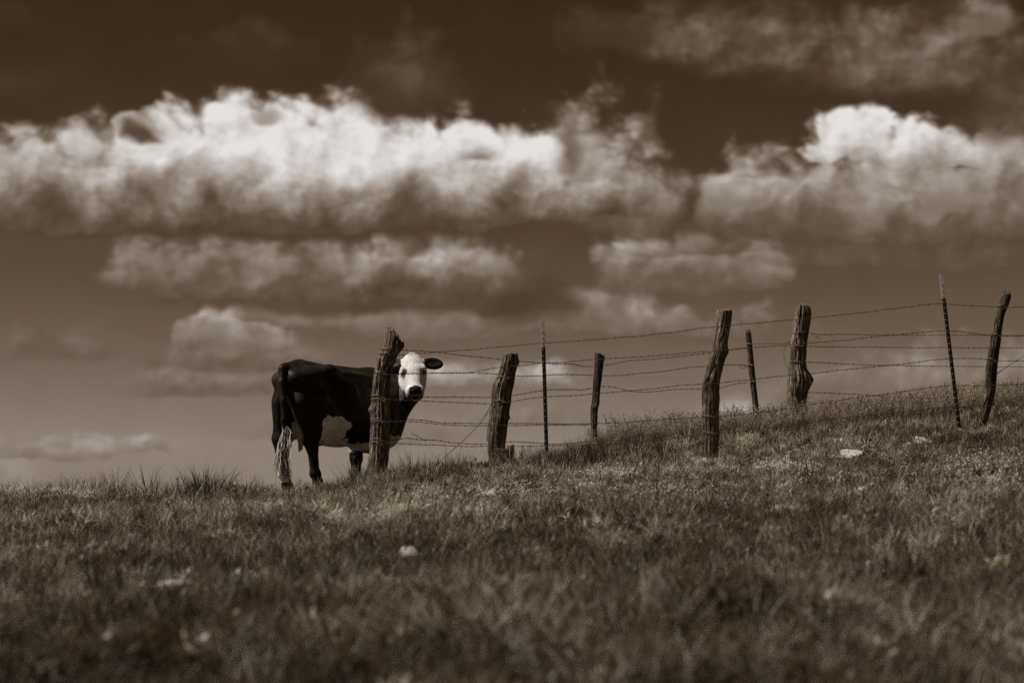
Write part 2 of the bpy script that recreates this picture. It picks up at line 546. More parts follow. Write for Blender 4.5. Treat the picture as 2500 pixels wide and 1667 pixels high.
    hgt = t.m('ADD', t.m('MULTIPLY', fur, .05), t.m('MULTIPLY', t.m('MULTIPLY', cn, at4.outputs['Fac']), 1.0))
    bump(t, b, hgt, .8, .022)
    b.inputs['Sheen Weight'].default_value = .07
    b.inputs['Sheen Roughness'].default_value = .4
    b.inputs['Sheen Tint'].default_value = (.30, .22, .15, 1)
    M['coat'] = m
    m, t, b = mat("tail_hair")
    at = t.node('ShaderNodeAttribute', attribute_name='blade')
    t.put(b.inputs['Base Color'], ramp_node(t, at.outputs['Fac'], [(.10, sep(.04)), (.30, sep(.35)), (.75, (.76, .73, .69))]))
    b.inputs['Roughness'].default_value = .5
    M['hair'] = m
    m, t, b = mat("cow_eye")
    b.inputs['Base Color'].default_value = (.006, .004, .003, 1)
    b.inputs['Roughness'].default_value = .1
    M['eye'] = m
    m, t, b = mat("hoof_horn")
    b.inputs['Base Color'].default_value = sep(.03) + (1,)
    b.inputs['Roughness'].default_value = .6
    M['hoof'] = m
    return M


M = make_materials()


# ------------------------------------------------------------------ object helpers
def mesh_obj(name, verts, faces, material, parent=None, smooth=False, attrs=None, link=True, loc=None):
    me = bpy.data.meshes.new(name)
    me.from_pydata([tuple(v) for v in verts], [], [tuple(f) for f in faces])
    if attrs:
        for k, vals in attrs.items():
            a = me.attributes.new(k, 'FLOAT', 'POINT')
            a.data.foreach_set('value', np.asarray(vals, np.float32))
    if smooth:
        me.polygons.foreach_set('use_smooth', np.ones(len(me.polygons), bool))
    me.materials.append(material)
    me.update()
    o = bpy.data.objects.new(name, me)
    if link:
        COL.objects.link(o)
    if parent is not None:
        o.parent = parent
    if loc is not None:
        o.location = loc
    return o


def tag(o, label=None, cat=None, group=None, kind=None):
    if label: o['label'] = label
    if cat: o['category'] = cat
    if group: o['group'] = group
    if kind: o['kind'] = kind
    return o


class MB:
    def __init__(self):
        self.v, self.f = [], []

    def tube(self, pts, radii, n=5, cap=True):
        pts = [Vector(p) for p in pts]
        base = len(self.v)
        up = Vector((0.13, 0.21, 1)).normalized()
        for i, p in enumerate(pts):
            d = (pts[min(i + 1, len(pts) - 1)] - pts[max(i - 1, 0)])
            if d.length < 1e-9:
                d = Vector((1, 0, 0))
            d.normalize()
            a = d.cross(up)
            if a.length < .05:
                a = d.cross(Vector((1, 0, 0)))
            a.normalize()
            b = d.cross(a)
            r = radii[i] if hasattr(radii, '__len__') else radii
            for k in range(n):
                q = 2 * math.pi * k / n
                self.v.append(p + a * (r * math.cos(q)) + b * (r * math.sin(q)))
        for i in range(len(pts) - 1):
            for k in range(n):
                k2 = (k + 1) % n
                self.f.append((base + i * n + k, base + i * n + k2, base + (i + 1) * n + k2, base + (i + 1) * n + k))
        if cap:
            self.f.append(tuple(base + k for k in range(n))[::-1])
            self.f.append(tuple(base + (len(pts) - 1) * n + k for k in range(n)))

    def box(self, c, ax, ay, az):
        c, ax, ay, az = map(Vector, (c, ax, ay, az))
        b = len(self.v)
        for s in (-1, 1):
            for u, w in ((-1, -1), (1, -1), (1, 1), (-1, 1)):
                self.v.append(c + ax * u + ay * w + az * s)
        self.f += [(b + 3, b + 2, b + 1, b), (b + 4, b + 5, b + 6, b + 7)]
        for k in range(4):
            k2 = (k + 1) % 4
            self.f.append((b + k, b + k2, b + 4 + k2, b + 4 + k))

    def build(self, name, material, parent=None, smooth=False, loc=None):
        v = self.v
        if loc is not None:
            L = Vector(loc)
            v = [p - L for p in v]
        return mesh_obj(name, v, self.f, material, parent, smooth, loc=loc)


def catmull(pts, step):
    pts = [Vector(p) for p in pts]
    out = []
    for i in range(len(pts) - 1):
        p0 = pts[max(i - 1, 0)]
        p1, p2 = pts[i], pts[i + 1]
        p3 = pts[min(i + 2, len(pts) - 1)]
        n = max(1, int((p2 - p1).length / step))
        # chordal-ish tangents keep unevenly spaced spans calm
        l1, l0, l2 = (p2 - p1).length, max((p1 - p0).length, 1e-6), max((p3 - p2).length, 1e-6)
        m1 = ((p2 - p1) / l1 * l0 + (p1 - p0) / l0 * l1) / (l0 + l1) * l1 if i > 0 else (p2 - p1)
        m2 = ((p3 - p2) / l2 * l1 + (p2 - p1) / l1 * l2) / (l1 + l2) * l1 if i < len(pts) - 2 else (p2 - p1)
        for k in range(n):
            s = k / n
            s2, s3 = s * s, s * s * s
            out.append(p1 * (2 * s3 - 3 * s2 + 1) + m1 * (s3 - 2 * s2 + s) + p2 * (-2 * s3 + 3 * s2) + m2 * (s3 - s2))
    out.append(pts[-1])
    return out


# ------------------------------------------------------------------ ground
def build_ground():
    ys = np.concatenate([[-1500, -600, -200, -80, -40, -20, -10, -5], np.arange(-2, 6, .5), np.arange(6, 36, .11), np.arange(36, 46, .5), [50, 60, 80, 120, 200, 400, 900, 2000, 3500]])
    xs = np.concatenate([[-3000, -1200, -500, -200, -100, -60, -40, -28, -20, -15], np.arange(-12, -7, .4), np.arange(-7, 7.5, .11), np.arange(7.6, 12.5, .4), [15, 20, 28, 40, 60, 100, 200, 500, 1200, 3000]])
    X, Y = np.meshgrid(xs, ys)
    Z = ground_z(X, Y)
    nx, ny = len(xs), len(ys)
    v = np.stack([X, Y, Z], -1).reshape(-1, 3)
    i = np.arange(nx * ny).reshape(ny, nx)
    f = np.stack([i[:-1, :-1], i[:-1, 1:], i[1:, 1:], i[1:, :-1]], -1).reshape(-1, 4)
    me = bpy.data.meshes.new("ground")
    me.vertices.add(len(v)); me.vertices.foreach_set('co', v.ravel())
    me.loops.add(f.size); me.loops.foreach_set('vertex_index', f.ravel())
    me.polygons.add(len(f)); me.polygons.foreach_set('loop_start', np.arange(0, f.size, 4))
    me.polygons.foreach_set('use_smooth', np.ones(len(f), bool))
    me.update(calc_edges=True)
    me.materials.append(M['soil'])
    o = bpy.data.objects.new("ground", me)
    COL.objects.link(o)
    tag(o, "grassy hillside pasture rising to the fence and the cow", "hillside", kind='structure')


build_ground()


# ------------------------------------------------------------------ fence posts
def post(name, edges, depth, material, label, bottom_px=None, squash=.95, topfn=None, groove=.10, freq=5.0, seed=0, knobs=(), cat="fence post",
         group="weathered wooden fence posts"):
    """edges: (row, left px, right px) from the top down; built as a solid grooved trunk at its own depth"""
    edges = sorted(edges)
    rows = [e[0] for e in edges]
    rings = []
    sc = FPX / depth
    last = edges[-1]
    zbot_extra = 0.35
    for r, l, rt in edges:
        c = P((l + rt) / 2, r, depth)
        rings.append((c.z, c.x, (rt - l) / 2 / sc))
    rings.append((rings[-1][0] - zbot_extra, rings[-1][1] - (rings[-2][1] - rings[-1][1]) * .3, rings[-1][2] * 1.02))
    rings = rings[::-1]
    zs = np.array([a[0] for a in rings]); xs = np.array([a[1] for a in rings]); ws = np.array([a[2] for a in rings])
    z0, z1 = zs[0], zs[-1]
    base = Vector((float(np.interp(gz(xs[0], depth), zs, xs)), depth, gz(xs[0], depth)))
    NZ, NA = 170, 96
    rg = random.Random(seed * 31)
    cracks = [(rg.uniform(0, 6.28), rg.uniform(0, 1), rg.uniform(.25, .7), rg.uniform(.10, .26), rg.uniform(.04, .085), rg.uniform(0, 9)) for _ in range(11)]
    twist = rg.uniform(-.5, .5)
    zz = np.linspace(z0, z1, NZ)
    # gently smoothed outline
    cx = np.interp(zz, zs, xs); hw = np.interp(zz, zs, ws)
    ker = np.array([1, 2, 3, 2, 1.]) / 9
    for _ in range(2):
        cx = np.concatenate([cx[:2], np.convolve(cx, ker, 'valid'), cx[-2:]])
        hw = np.concatenate([hw[:2], np.convolve(hw, ker, 'valid'), hw[-2:]])
    verts, faces = [], []
    R0 = hw.mean()
    for i in range(NZ):
        t = i / (NZ - 1)
        for k in range(NA):
            q = 2 * math.pi * k / NA
            ca, sa = math.cos(q), math.sin(q)
            tw = q + zz[i] * twist
            n = mnoise.noise(Vector((math.cos(tw) * freq, math.sin(tw) * freq, zz[i] * 1.1 + seed * 7.3)))
            n2 = mnoise.noise(Vector((math.cos(tw) * freq * 2.6, math.sin(tw) * freq * 2.6, zz[i] * 2.2 + seed * 3.1)))
            n3 = mnoise.noise(Vector((ca * 1.3, sa * 1.3, zz[i] * 5 + seed)))
            g = -abs(n) * 1.7 + .25 + n2 * .55
            n5 = mnoise.noise(Vector((ca * 11, sa * 11, zz[i] * 16 + seed)))
            rr = hw[i] * (1 + groove * g + .05 * n3 + .045 * n5)
            for (cq, cz, cl, cd, cw, cs) in cracks:
                e = abs(t - cz) / cl
                if e < 1:
                    dq = (tw - cq + .16 * mnoise.noise(Vector((t * 7, cs, 0))) + math.pi) % (2 * math.pi) - math.pi
                    if abs(dq) < 3 * cw:
                        rr -= hw[i] * cd * (1 - e * e) * math.exp(-(dq / cw) ** 2)
            x = cx[i] + ca * rr
            y = depth + sa * rr * squash
            z = zz[i]
            for (kz, kq, kr, kh) in knobs:
                dq = (q - kq + math.pi) % (2 * math.pi) - math.pi
                w = math.exp(-((z - kz) / kr) ** 2 - (dq / .55) ** 2)
                x += ca * kh * w
                y += sa * kh * w
            if topfn:
                zt = topfn(ca * 1.0, sa)
                lim = z1 + zt + .012 * n2 + .01 * n
                if t > .8:
                    z = z - (z1 - lim) * ((t - .8) / .2) ** 1.5
            verts.append((x, y, z))
    for i in range(NZ - 1):
        for k in range(NA):
            k2 = (k + 1) % NA
            faces.append((i * NA + k, i * NA + k2, (i + 1) * NA + k2, (i + 1) * NA + k))
    # rough end grain
    prev = (NZ - 1) * NA
    for j, s in enumerate((.93, .75, .5, .25)):
        b = len(verts)
        for k in range(NA):
            x, y, z = verts[(NZ - 1) * NA + k]
            q = 2 * math.pi * k / NA
            xx = cx[-1] + (x - cx[-1]) * s
            yy = depth + (y - depth) * s
            zt = topfn(math.cos(q) * s, math.sin(q) * s) if topfn else 0
            nn = mnoise.noise(Vector((xx * 60, yy * 60, seed * 2.2)))
            n4 = mnoise.noise(Vector((xx * 25, yy * 25, seed * 5.2)))
            verts.append((xx, yy, z1 + zt + .012 * (1 - s) + .012 * nn + .015 * n4))
        for k in range(NA):
            k2 = (k + 1) % NA
            faces.append((prev + k, prev + k2, b + k2, b + k))
        prev = b
    c = len(verts)
    verts.append((cx[-1], depth, z1 + (topfn(0, 0) if topfn else 0) + .005))
    for k in range(NA):
        faces.append((prev + k, prev + (k + 1) % NA, c))
    verts = [Vector(v) - base for v in verts]
    o = mesh_obj(name, verts, faces, material, smooth=True, loc=base)
    tag(o, label, cat, group)
    o['axis'] = 0
    del o['axis']

    def at(row):
        z = P(1250, row, depth).z
        return Vector((float(np.interp(z, zz, cx)), depth, z)), float(np.interp(z, zz, hw))
    return o, at


def Z1(lst): return [(760 + y / 3.408, 640 + a / 3.408, 640 + b / 3.408) for y, a, b in lst]
def Z2(lst): return [(720 + y / 3.408, 1100 + a / 3.408, 1100 + b / 3.408) for y, a, b in lst]
def Z3(lst): return [(700 + y * .3061, 1650 + a * .3061, 1650 + b * .3061) for y, a, b in lst]
def Z4(lst): return [(640 + y * .3189, 2050 + a * .3189, 2050 + b * .3189) for y, a, b in lst]


D1, D2, D3, D4, D5, D6, D8 = 27.9, 28.2, 30.4, 28.0, 31.6, 32.1, 28.0


def top1(x, y):
    z = -.045 - .055 * x
    z += -.05 * math.exp(-((x - .52) / .10) ** 2)
    z += .02 * math.exp(-((x + .35) / .3) ** 2) - .03 * max(0, -y) + (-.03 if x > .55 else 0)
    return z


p1, at1 = post("fence_post", Z1([(140, 1030, 1180), (220, 1022, 1185), (260, 1012, 1172), (300, 1000, 1150), (400, 957, 1108), (500, 935, 1075), (600, 920, 1062), (700, 910, 1055),
    (800, 905, 1072), (900, 905, 1068), (1000, 903, 1058), (1100, 897, 1060), (1200, 890, 1055), (1300, 876, 1040), (1380, 862, 1034)]), D1, M['wood'],
    "thick grooved wooden post with split slanted top, in front of the cow", topfn=top1, groove=.17, freq=6.5, seed=1,
    knobs=[(P(0, 760 + 820 / 3.408, D1).z, math.pi * 1.02, .035, .026)])
p2, at2 = post("fence_post", Z2([(487, 436, 560), (540, 424, 565), (600, 414, 550), (680, 398, 532), (740, 362, 524), (800, 347, 513), (900, 340, 498), (1000, 327, 480), (1100, 311, 470),
    (1200, 300, 460), (1280, 303, 455), (1350, 318, 448), (1440, 322, 450)]), D2, M['wood'],
    "rugged wooden post with deep cracks, beside a dark stump", topfn=lambda x, y: .008 * x - .012 * abs(x), groove=.25, freq=6.0, seed=2,
    knobs=[(P(0, 720 + 1020 / 3.408, D2).z, -.15, .02, .02), (P(0, 720 + 560 / 3.408, D2).z, 0, .03, .012)])
p3, at3 = post("fence_post", Z2([(505, 1197, 1283), (530, 1198, 1278), (560, 1198, 1274), (700, 1188, 1258), (800, 1182, 1246), (900, 1172, 1240), (950, 1165, 1226), (1050, 1166, 1222), (1120, 1170, 1220), (1230, 1172, 1222)]),
    D3, M['wood_dark'], "slim short wooden post rising out of grass between steel post and bent post", topfn=lambda x, y: .012 - .022 * x, groove=.10, seed=3,
    knobs=[(P(0, 720 + 930 / 3.408, D3).z, -1.4, .03, .02)])
p4, at4 = post("fence_post", Z3([(193, 326, 450), (250, 320, 446), (350, 305, 430), (450, 285, 411), (500, 275, 413), (540, 268, 408), (600, 255, 386), (700, 232, 362), (760, 212, 352), (830, 205, 346),
    (900, 205, 353), (1000, 210, 342), (1100, 216, 346), (1200, 226, 344), (1300, 230, 336), (1370, 234, 336)]), D4, M['wood'],
    "tall bent wooden post with flat sawn top and kinked middle", topfn=lambda x, y: .004 * x, groove=.11, freq=4.6, seed=4,
    knobs=[(P(0, 700 + 520 * .3061, D4).z, 0, .035, .012)])
p5, at5 = post("fence_post", Z3([(345, 555, 600), (400, 557, 604), (500, 568, 612), (600, 575, 622), (700, 583, 632), (800, 595, 643), (900, 608, 655), (960, 614, 662)]), D5, M['wood_dark'],
    "thinnest wooden post, leaning, with rounded tip, standing behind the crest", topfn=lambda x, y: -.03 * (x * x + y * y), groove=.10, seed=5)
p6, at6 = post("fence_post", Z3([(150, 962, 1072), (200, 953, 1080), (300, 938, 1072), (400, 922, 1052), (500, 910, 1042), (600, 905, 1036), (650, 900, 1042), (700, 895, 1066), (740, 893, 1074), (800, 889, 1066),
    (850, 886, 1050), (920, 884, 1044)]), D6, M['wood'],
    "stout wooden post with rounded cleft top and big knot near the grass", topfn=lambda x, y: .015 - .05 * (x * x) - .04 * math.exp(-((x - .1) / .12) ** 2), groove=.19, freq=5.5, seed=6,
    knobs=[(P(0, 700 + 740 * .3061, D6).z, -.25, .07, .035)])
p8, at8 = post("fence_post", Z4([(232, 1240, 1310), (260, 1236, 1310), (300, 1222, 1300), (400, 1195, 1262), (500, 1171, 1246), (600, 1151, 1236), (700, 1136, 1220), (800, 1121, 1206), (900, 1115, 1200), (950, 1112, 1196),
    (1000, 1104, 1188), (1100, 1083, 1164), (1200, 1056, 1140), (1300, 1034, 1108), (1340, 1030, 1100)]), D8, M['wood_dark'],
    "crooked slender wooden post leaning next to steel post at far end", topfn=lambda x, y: -.035 * (x * x + y * y) + .012, groove=.12, seed=8)


def steel_post(top, split_row, foot, depth, label):
    """studded T-section post with painted tip"""
    A = P(top[0], top[1], depth)
    Bm = P(foot[0], foot[1], depth)
    ax = (A - Bm).normalized()
    B0 = Bm - ax * .3
    base = Vector((Bm.x, depth, gz(Bm.x, depth)))
    root = bpy.data.objects.new("steel_post", None)
    COL.objects.link(root)
    root.location = base
    tag(root, label, "steel post", "studded steel fence posts")
    side = Vector((1, .12, 0)); side = (side - ax * side.dot(ax)).normalized()
    dep = ax.cross(side)
    if dep.y > 0: dep = -dep
    zs_ = P(1250, split_row, depth).z
    S = Bm + ax * ((zs_ - Bm.z) / ax.z)

    def tsec(a, b):
        mb = MB()
        c = (a + b) / 2; h = (b - a) / 2
        mb.box(c - base, side * .0185, dep * .003, h)
        mb.box(c - base - dep * .0215, side * .003, dep * .018, h)
        return mb
    mb = tsec(B0, S)
    mb.build("shaft", M['steel_dark'], root)
    tsec(S + ax * .001, A).build("painted_tip", M['steel_white'], root)
    mb = MB()
    L = (A - Bm).length
    n = int(L / .06)
    for i in range(1, n):
        c = Bm + ax * (i * .06) + dep * .007 - side * .006
        mb.box(c - base, side * .0042, dep * .005, ax * .0045)
    s = mb.build("studs", M['stud'], root)
    s['kind'] = 'stuff'
    return root, dep


steel_post((1325, 785), 848, (1336, 1150), 27.95, "upright steel fence post with white tip between wooden posts")
steel_post((2297, 668), 729, (2344, 1060), 27.95, "leaning steel fence post with white tip near the pale rocks")


# ------------------------------------------------------------------ barbed wire
def barbed(label, pts, seed, barbs=True, r=.0017, amp=.0030, name="barbed_wire", spacing=.085, group="strands of barbed wire", material=None):
    rg = random.Random(seed)
    W = catmull([P(*p) for p in pts], .013)
    # slight kinks
    mb = MB()
    L = [0]
    for i in range(1, len(W)):
        L.append(L[-1] + (W[i] - W[i - 1]).length)
    jig = []
    for i, p in enumerate(W):
        s = L[i]
        jig.append(p + Vector((0, 0, .007 * mnoise.noise(Vector((s * 3.1, seed * 5.1, 0))) + .002 * mnoise.noise(Vector((s * 11, seed * 2.7, 3))))))
    W = jig
    if barbs:
        for ph in (0, math.pi):
            S = []
            for i, p in enumerate(W):
                a = L[i] * 62 + ph
                S.append(p + Vector((0, math.cos(a) * amp, math.sin(a) * amp)))
            mb.tube(S, r, 4)
        s = rg.uniform(.02, spacing)
        while s < L[-1] - .02:
            i = min(range(max(0, int(s / L[-1] * len(W)) - 40), min(len(W) - 1, int(s / L[-1] * len(W)) + 40)), key=lambda j: abs(L[j] - s))
            p = W[i]
            d = (W[min(i + 1, len(W) - 1)] - W[max(i - 1, 0)]).normalized()
            mb.tube([p - d * .006, p + d * .006], .0048, 5)
            a0 = rg.uniform(0, 6.28)
            for k in range(4):
                a = a0 + k * math.pi / 2 + rg.uniform(-.5, .5)
                q = Vector((rg.uniform(-.35, .35), math.cos(a), math.sin(a))).normalized()
                mb.tube([p, p + q * rg.uniform(.011, .019)], [.0022, .0008], 3, cap=False)
            s += spacing * rg.uniform(.75, 1.3)
    else:
        mb.tube(W, r, 5)
    base = W[0].copy()
    o = mb.build(name, material or M['wire'], loc=base)
    tag(o, label, "wire", group)
    return o


def dpt(knots, d):
    """(px,row) list -> with depth interpolated over px knots"""
    ks = np.array([k[0] for k in d], float); vs = np.array([k[1] for k in d], float)
    return [(x, y, float(np.interp(x, ks, vs))) for x, y in knots]


DN = [(900, 27.78), (1000, 27.8), (1220, 27.9), (1322, 27.90), (1450, 27.9), (1700, 27.87), (1770, 27.87), (2000, 27.9), (2320, 27.90), (2420, 27.88), (2900, 27.9)]
DF = [(900, 27.95), (990, 27.95), (1200, 28.34), (1240, 28.36), (1322, 28.9), (1440, 30.5), (1480, 30.52), (1700, 31.1), (1830, 31.55), (1950, 32.0), (2900, 33.5)]
N1 = [(955, 862), (968, 866), (1020, 863), (1065, 859), (1139, 854), (1230, 846), (1322, 838), (1460, 828), (1600, 816), (1650, 810), (1745, 798), (1850, 788), (1950, 779), (2050, 769), (2180, 754), (2300, 742),
      (2400, 748), (2445, 751), (2500, 748), (2760, 752)]
N2 = [(922, 913), (960, 914), (1000, 912), (1050, 911), (1139, 909), (1170, 905), (1225, 896), (1270, 893), (1322, 886), (1370, 884), (1455, 877), (1600, 868), (1650, 864), (1735, 857), (1820, 850), (1930, 842),
      (2000, 836), (2050, 831), (2180, 818), (2307, 808), (2330, 808), (2380, 814), (2420, 819), (2500, 820), (2760, 824)]
N3 = [(912, 981), (950, 976), (985, 977), (1139, 983), (1195, 984), (1250, 980), (1280, 974), (1322, 969), (1400, 966), (1470, 959), (1530, 954), (1600, 949), (1650, 942), (1712, 937), (1750, 934), (1820, 927),
      (1920, 917), (1980, 911), (2050, 904), (2150, 894), (2200, 889), (2315, 875), (2345, 875), (2390, 876), (2440, 880), (2500, 881), (2760, 884)]
N4 = [(908, 1033), (950, 1029), (975, 1029), (1139, 1039), (1205, 1038), (1322, 1038), (1440, 1034), (1600, 1026), (1710, 1019), (1750, 1017), (1900, 1000), (2050, 977), (2200, 957), (2325, 941), (2400, 942), (2500, 938), (2760, 936)]
N5 = [(905, 1084), (950, 1083), (1060, 1086), (1139, 1089), (1190, 1089), (1300, 1088), (1450, 1084), (1600, 1075), (1712, 1061), (1760, 1057), (1900, 1042), (2050, 1020), (2200, 1005), (2330, 993), (2500, 990), (2760, 985)]
F1 = [(976, 854), (1030, 856), (1080, 861), (1139, 868), (1223, 877), (1322, 886), (1400, 889), (1455, 893), (1478, 891), (1540, 881), (1600, 876), (1650, 871), (1733, 862), (1822, 848)]
F2 = [(940, 909), (985, 911), (1060, 910), (1139, 910), (1180, 912), (1223, 915), (1322, 917), (1345, 915), (1395, 914), (1450, 916), (1520, 916), (1560, 911), (1600, 909), (1650, 902), (1735, 893), (1790, 891), (1826, 892)]
F3 = [(930, 967), (963, 967), (1000, 968), (1045, 969), (1139, 970), (1205, 969), (1250, 965), (1280, 961), (1322, 954), (1400, 951), (1447, 948), (1475, 943), (1505, 946), (1545, 955), (1580, 956), (1650, 951), (1711, 950),
      (1757, 946), (1797, 937), (1827, 933)]
F4 = [(925, 1026), (975, 1024), (1040, 1027), (1060, 1030), (1139, 1033), (1205, 1033), (1322, 1034), (1400, 1036), (1455, 1037)]
F5 = [(925, 1075), (955, 1074), (990, 1070), (1030, 1073), (1060, 1074), (1105, 1081), (1139, 1083), (1190, 1083), (1235, 1078), (1290, 1080), (1350, 1084), (1455, 1075)]
R1 = [(1955, 813), (1974, 813), (1986, 815), (2060, 816), (2200, 818), (2315, 818), (2500, 819), (2760, 821)]
R2 = [(1955, 846), (1970, 846), (2050, 847), (2200, 848), (2320, 849), (2500, 849), (2760, 852)]
R3 = [(1950, 885), (1968, 884), (1990, 885), (2050, 888), (2150, 892), (2300, 894), (2500, 895), (2760, 898)]
R4 = [(1950, 959), (1976, 959), (2060, 961), (2150, 967), (2300, 973), (2500, 980)]
for i, (lb, pts, dd) in enumerate([
    ("topmost barbed wire strand, rising from slanted post to leaning steel post", N1, DN),
    ("second front barbed wire strand, crossing in front of the cow's eyes", N2, DN),
    ("third front barbed wire strand, passing just under the cow's muzzle", N3, DN),
    ("fourth front barbed wire strand, skimming the grass tops uphill", N4, DN),
    ("lowest front barbed wire strand, sinking into the hillside grass", N5, DN),
    ("uppermost rear barbed wire strand, running from slanted post to thinnest post", F1, DF),
    ("second rear barbed wire strand, curled off at the thinnest post", F2, DF),
    ("third rear barbed wire strand, hidden behind the cracked post", F3, DF),
    ("fourth rear barbed wire strand, ending at the slim short post", F4, DF),
    ("lowest rear barbed wire strand, bowed upward beside the slanted post", F5, DF),
    ("upper barbed wire strand running away from the stout knotted post", R1, DF),
    ("second barbed wire strand running away from the stout knotted post", R2, DF),
    ("third barbed wire strand running away from the stout knotted post", R3, DF),
    ("low barbed wire strand at the base of the stout knotted post", R4, DF),
]):
    barbed(lb, dpt(pts, dd), i + 1)


def plain(label, pts, r=.0028, name="tie_wire", group="loose pieces of smooth wire", material=None):
    return barbed(label, pts, hash(label) % 97 if False else len(label), barbs=False, r=r, name=name, group=group, material=material)


plain("smooth guy wire slanting from cracked post down into the grass", [(1200, 985, 28.0), (1178, 1025, 27.95), (1140, 1068, 27.8), (1105, 1098, 27.6), (1080, 1120, 27.45)], .0035, "guy_wire")
plain("thinner guy wire joining the slanting one below cracked post", [(1202, 997, 28.02), (1188, 1012, 28.0), (1175, 1029, 27.95), (1160, 1047, 27.9)], .0025, "guy_wire")
plain("brace wire slanting up behind the crooked slender post", [(2365, 951, 28.35), (2405, 930, 28.3), (2434, 912, 28.25), (2465, 892, 28.2), (2495, 873, 28.2), (2600, 812, 28.1)], .0035, "guy_wire")
plain("second brace wire strand beside crooked slender post, nearly parallel", [(2434, 913, 28.25), (2470, 887, 28.2), (2490, 875, 28.2), (2600, 806, 28.1)], .0025, "guy_wire")
plain("smooth wire between thinnest post and stout knotted post", [(1832, 841, 31.5), (1845, 839, 31.55), (1880, 838, 31.8), (1915, 839, 31.95), (1932, 835, 31.98)], .003)
plain("loose wire loop hanging beside stout knotted post", [(1932, 835, 31.98), (1920, 842, 31.9), (1914, 860, 31.9), (1916, 880, 31.9), (1924, 902, 31.95)], .0025)
plain("curled wire tail at the upper strand by stout post", [(1985, 815, 32.05), (1992, 822, 32.0), (1996, 826, 32.0), (1991, 820, 32.0), (2000, 824, 31.98), (2003, 829, 31.97)], .003)
plain("wire offcut poking up from lowest strand near slanted post", [(1040, 1076, 27.9), (1025, 1068, 27.9), (1004, 1057, 27.9)], .003)
plain("fine loose wire hanging off thinnest post", [(1827, 893, 31.5), (1815, 898, 31.48), (1806, 895, 31.45), (1812, 889, 31.45), (1822, 895, 31.46), (1830, 890, 31.5)], .003)


def wraps(parent, at, rows, depth, squash=.95, tilt=0.0, r=.0034, seed=0):
    """wire bands round a post: part of that post's dressing"""
    rg = random.Random(seed)
    for row in rows:
        c, hw = at(row)
        pts = []
        tl = rg.uniform(-.012, .012) + tilt
        for k in range(41):
            q = -math.pi * .5 + 2 * math.pi * k / 40
            rr = hw * 1.02 + .003
            pts.append(c + Vector((math.cos(q) * rr, math.sin(q) * rr * squash, tl * math.cos(q) + .005 * math.sin(3 * q + seed) + (k - 20) * .0004)))
        mb = MB()
        mb.tube(pts, r, 5)
        L = parent.location
        mb.v = [v - L for v in mb.v]
        mb.build("wire_band", M['tie'], parent)


wraps(p1, at1, [856, 866, 912, 970, 978, 1027, 1032, 1075, 1084], D1, tilt=-.008, seed=1)
wraps(p2, at2, [922, 980], D2, seed=2)
wraps(p4, at4, [1018, 1058], D4, r=.0025, seed=4)
wraps(p6, at6, [813, 846, 885], D6, r=.003, seed=6)
wraps(p5, at5, [840, 892, 932], D5, r=.003, seed=5)
wraps(p8, at8, [750, 819, 880], D8, r=.003, seed=8)


# ------------------------------------------------------------------ stump and rocks
def rock(name, px0, py0, px1, py1, label, material, seed, cat="rock", flat=.6, group=None, rough=.35, sink=.25, depth=None, low=0.0):
    c = hit((px0 + px1) / 2, py1)
    if depth:
        c = P((px0 + px1) / 2, py1, depth)
        c.z = gz(c.x, c.y)
    s = FPX / c.y
    w = (px1 - px0) / s / 2 * (1.0 if name == 'stump' else 1.3)
    h = (py1 - py0) / s * (1.0 if name == 'stump' else .85)
    bm = bmesh.new()
    bmesh.ops.create_icosphere(bm, subdivisions=4, radius=1)
    rg = random.Random(seed * 13)
    planes = []
    for _ in range(0 if name == 'stump' else 13):
        pn = Vector((rg.gauss(0, 1), rg.gauss(0, 1), rg.gauss(0, 1))).normalized()
        planes.append((pn, rg.uniform(.5, .8)))
    for v in bm.verts:
        p = v.co.copy()
        n = mnoise.fractal(p * 1.1 + Vector((seed * 3.7, 0, 0)), .9, 2.0, 4)
        for pn, pd in planes:
            e = p.dot(pn) - pd
            if e > 0:
                p -= pn * e * .92
        if name == 'stump':
            p = Vector((math.copysign(abs(p.x) ** .7, p.x), math.copysign(abs(p.y) ** .7, p.y), math.copysign(abs(p.z) ** .6, p.z)))
            p.x += .28 * p.z
            p *= .95 + .22 * n + .10 * mnoise.noise(p * 5) + .05 * mnoise.noise(p * 12)
        else:
            p *= 1.25 * (1 + rough * n * .6 + .10 * mnoise.noise(p * 5 + Vector((seed, 0, 0))) + .06 * mnoise.noise(p * 13))
        # layered limestone look: steps in height
        p.z += .12 * math.sin(p.z * 8 + p.x * 1.5 + seed)
        v.co = Vector((p.x * w, p.y * w * flat, p.z * h * (.5 + sink)))
    me = bpy.data.meshes.new(name)
    bm.to_mesh(me)
    bm.free()
    me.materials.append(material)
    me.polygons.foreach_set('use_smooth', np.ones(len(me.polygons), bool))
    o = bpy.data.objects.new(name, me)
    COL.objects.link(o)
    o.location = (c.x, c.y, c.z + h * (.5 - sink * .6 - low))
    o.rotation_euler = (0, random.uniform(-.12, .12), random.uniform(-.4, .4))
    tag(o, label, cat, group)
    ROCKS.append((c.x, c.y, w, flat))
    return o


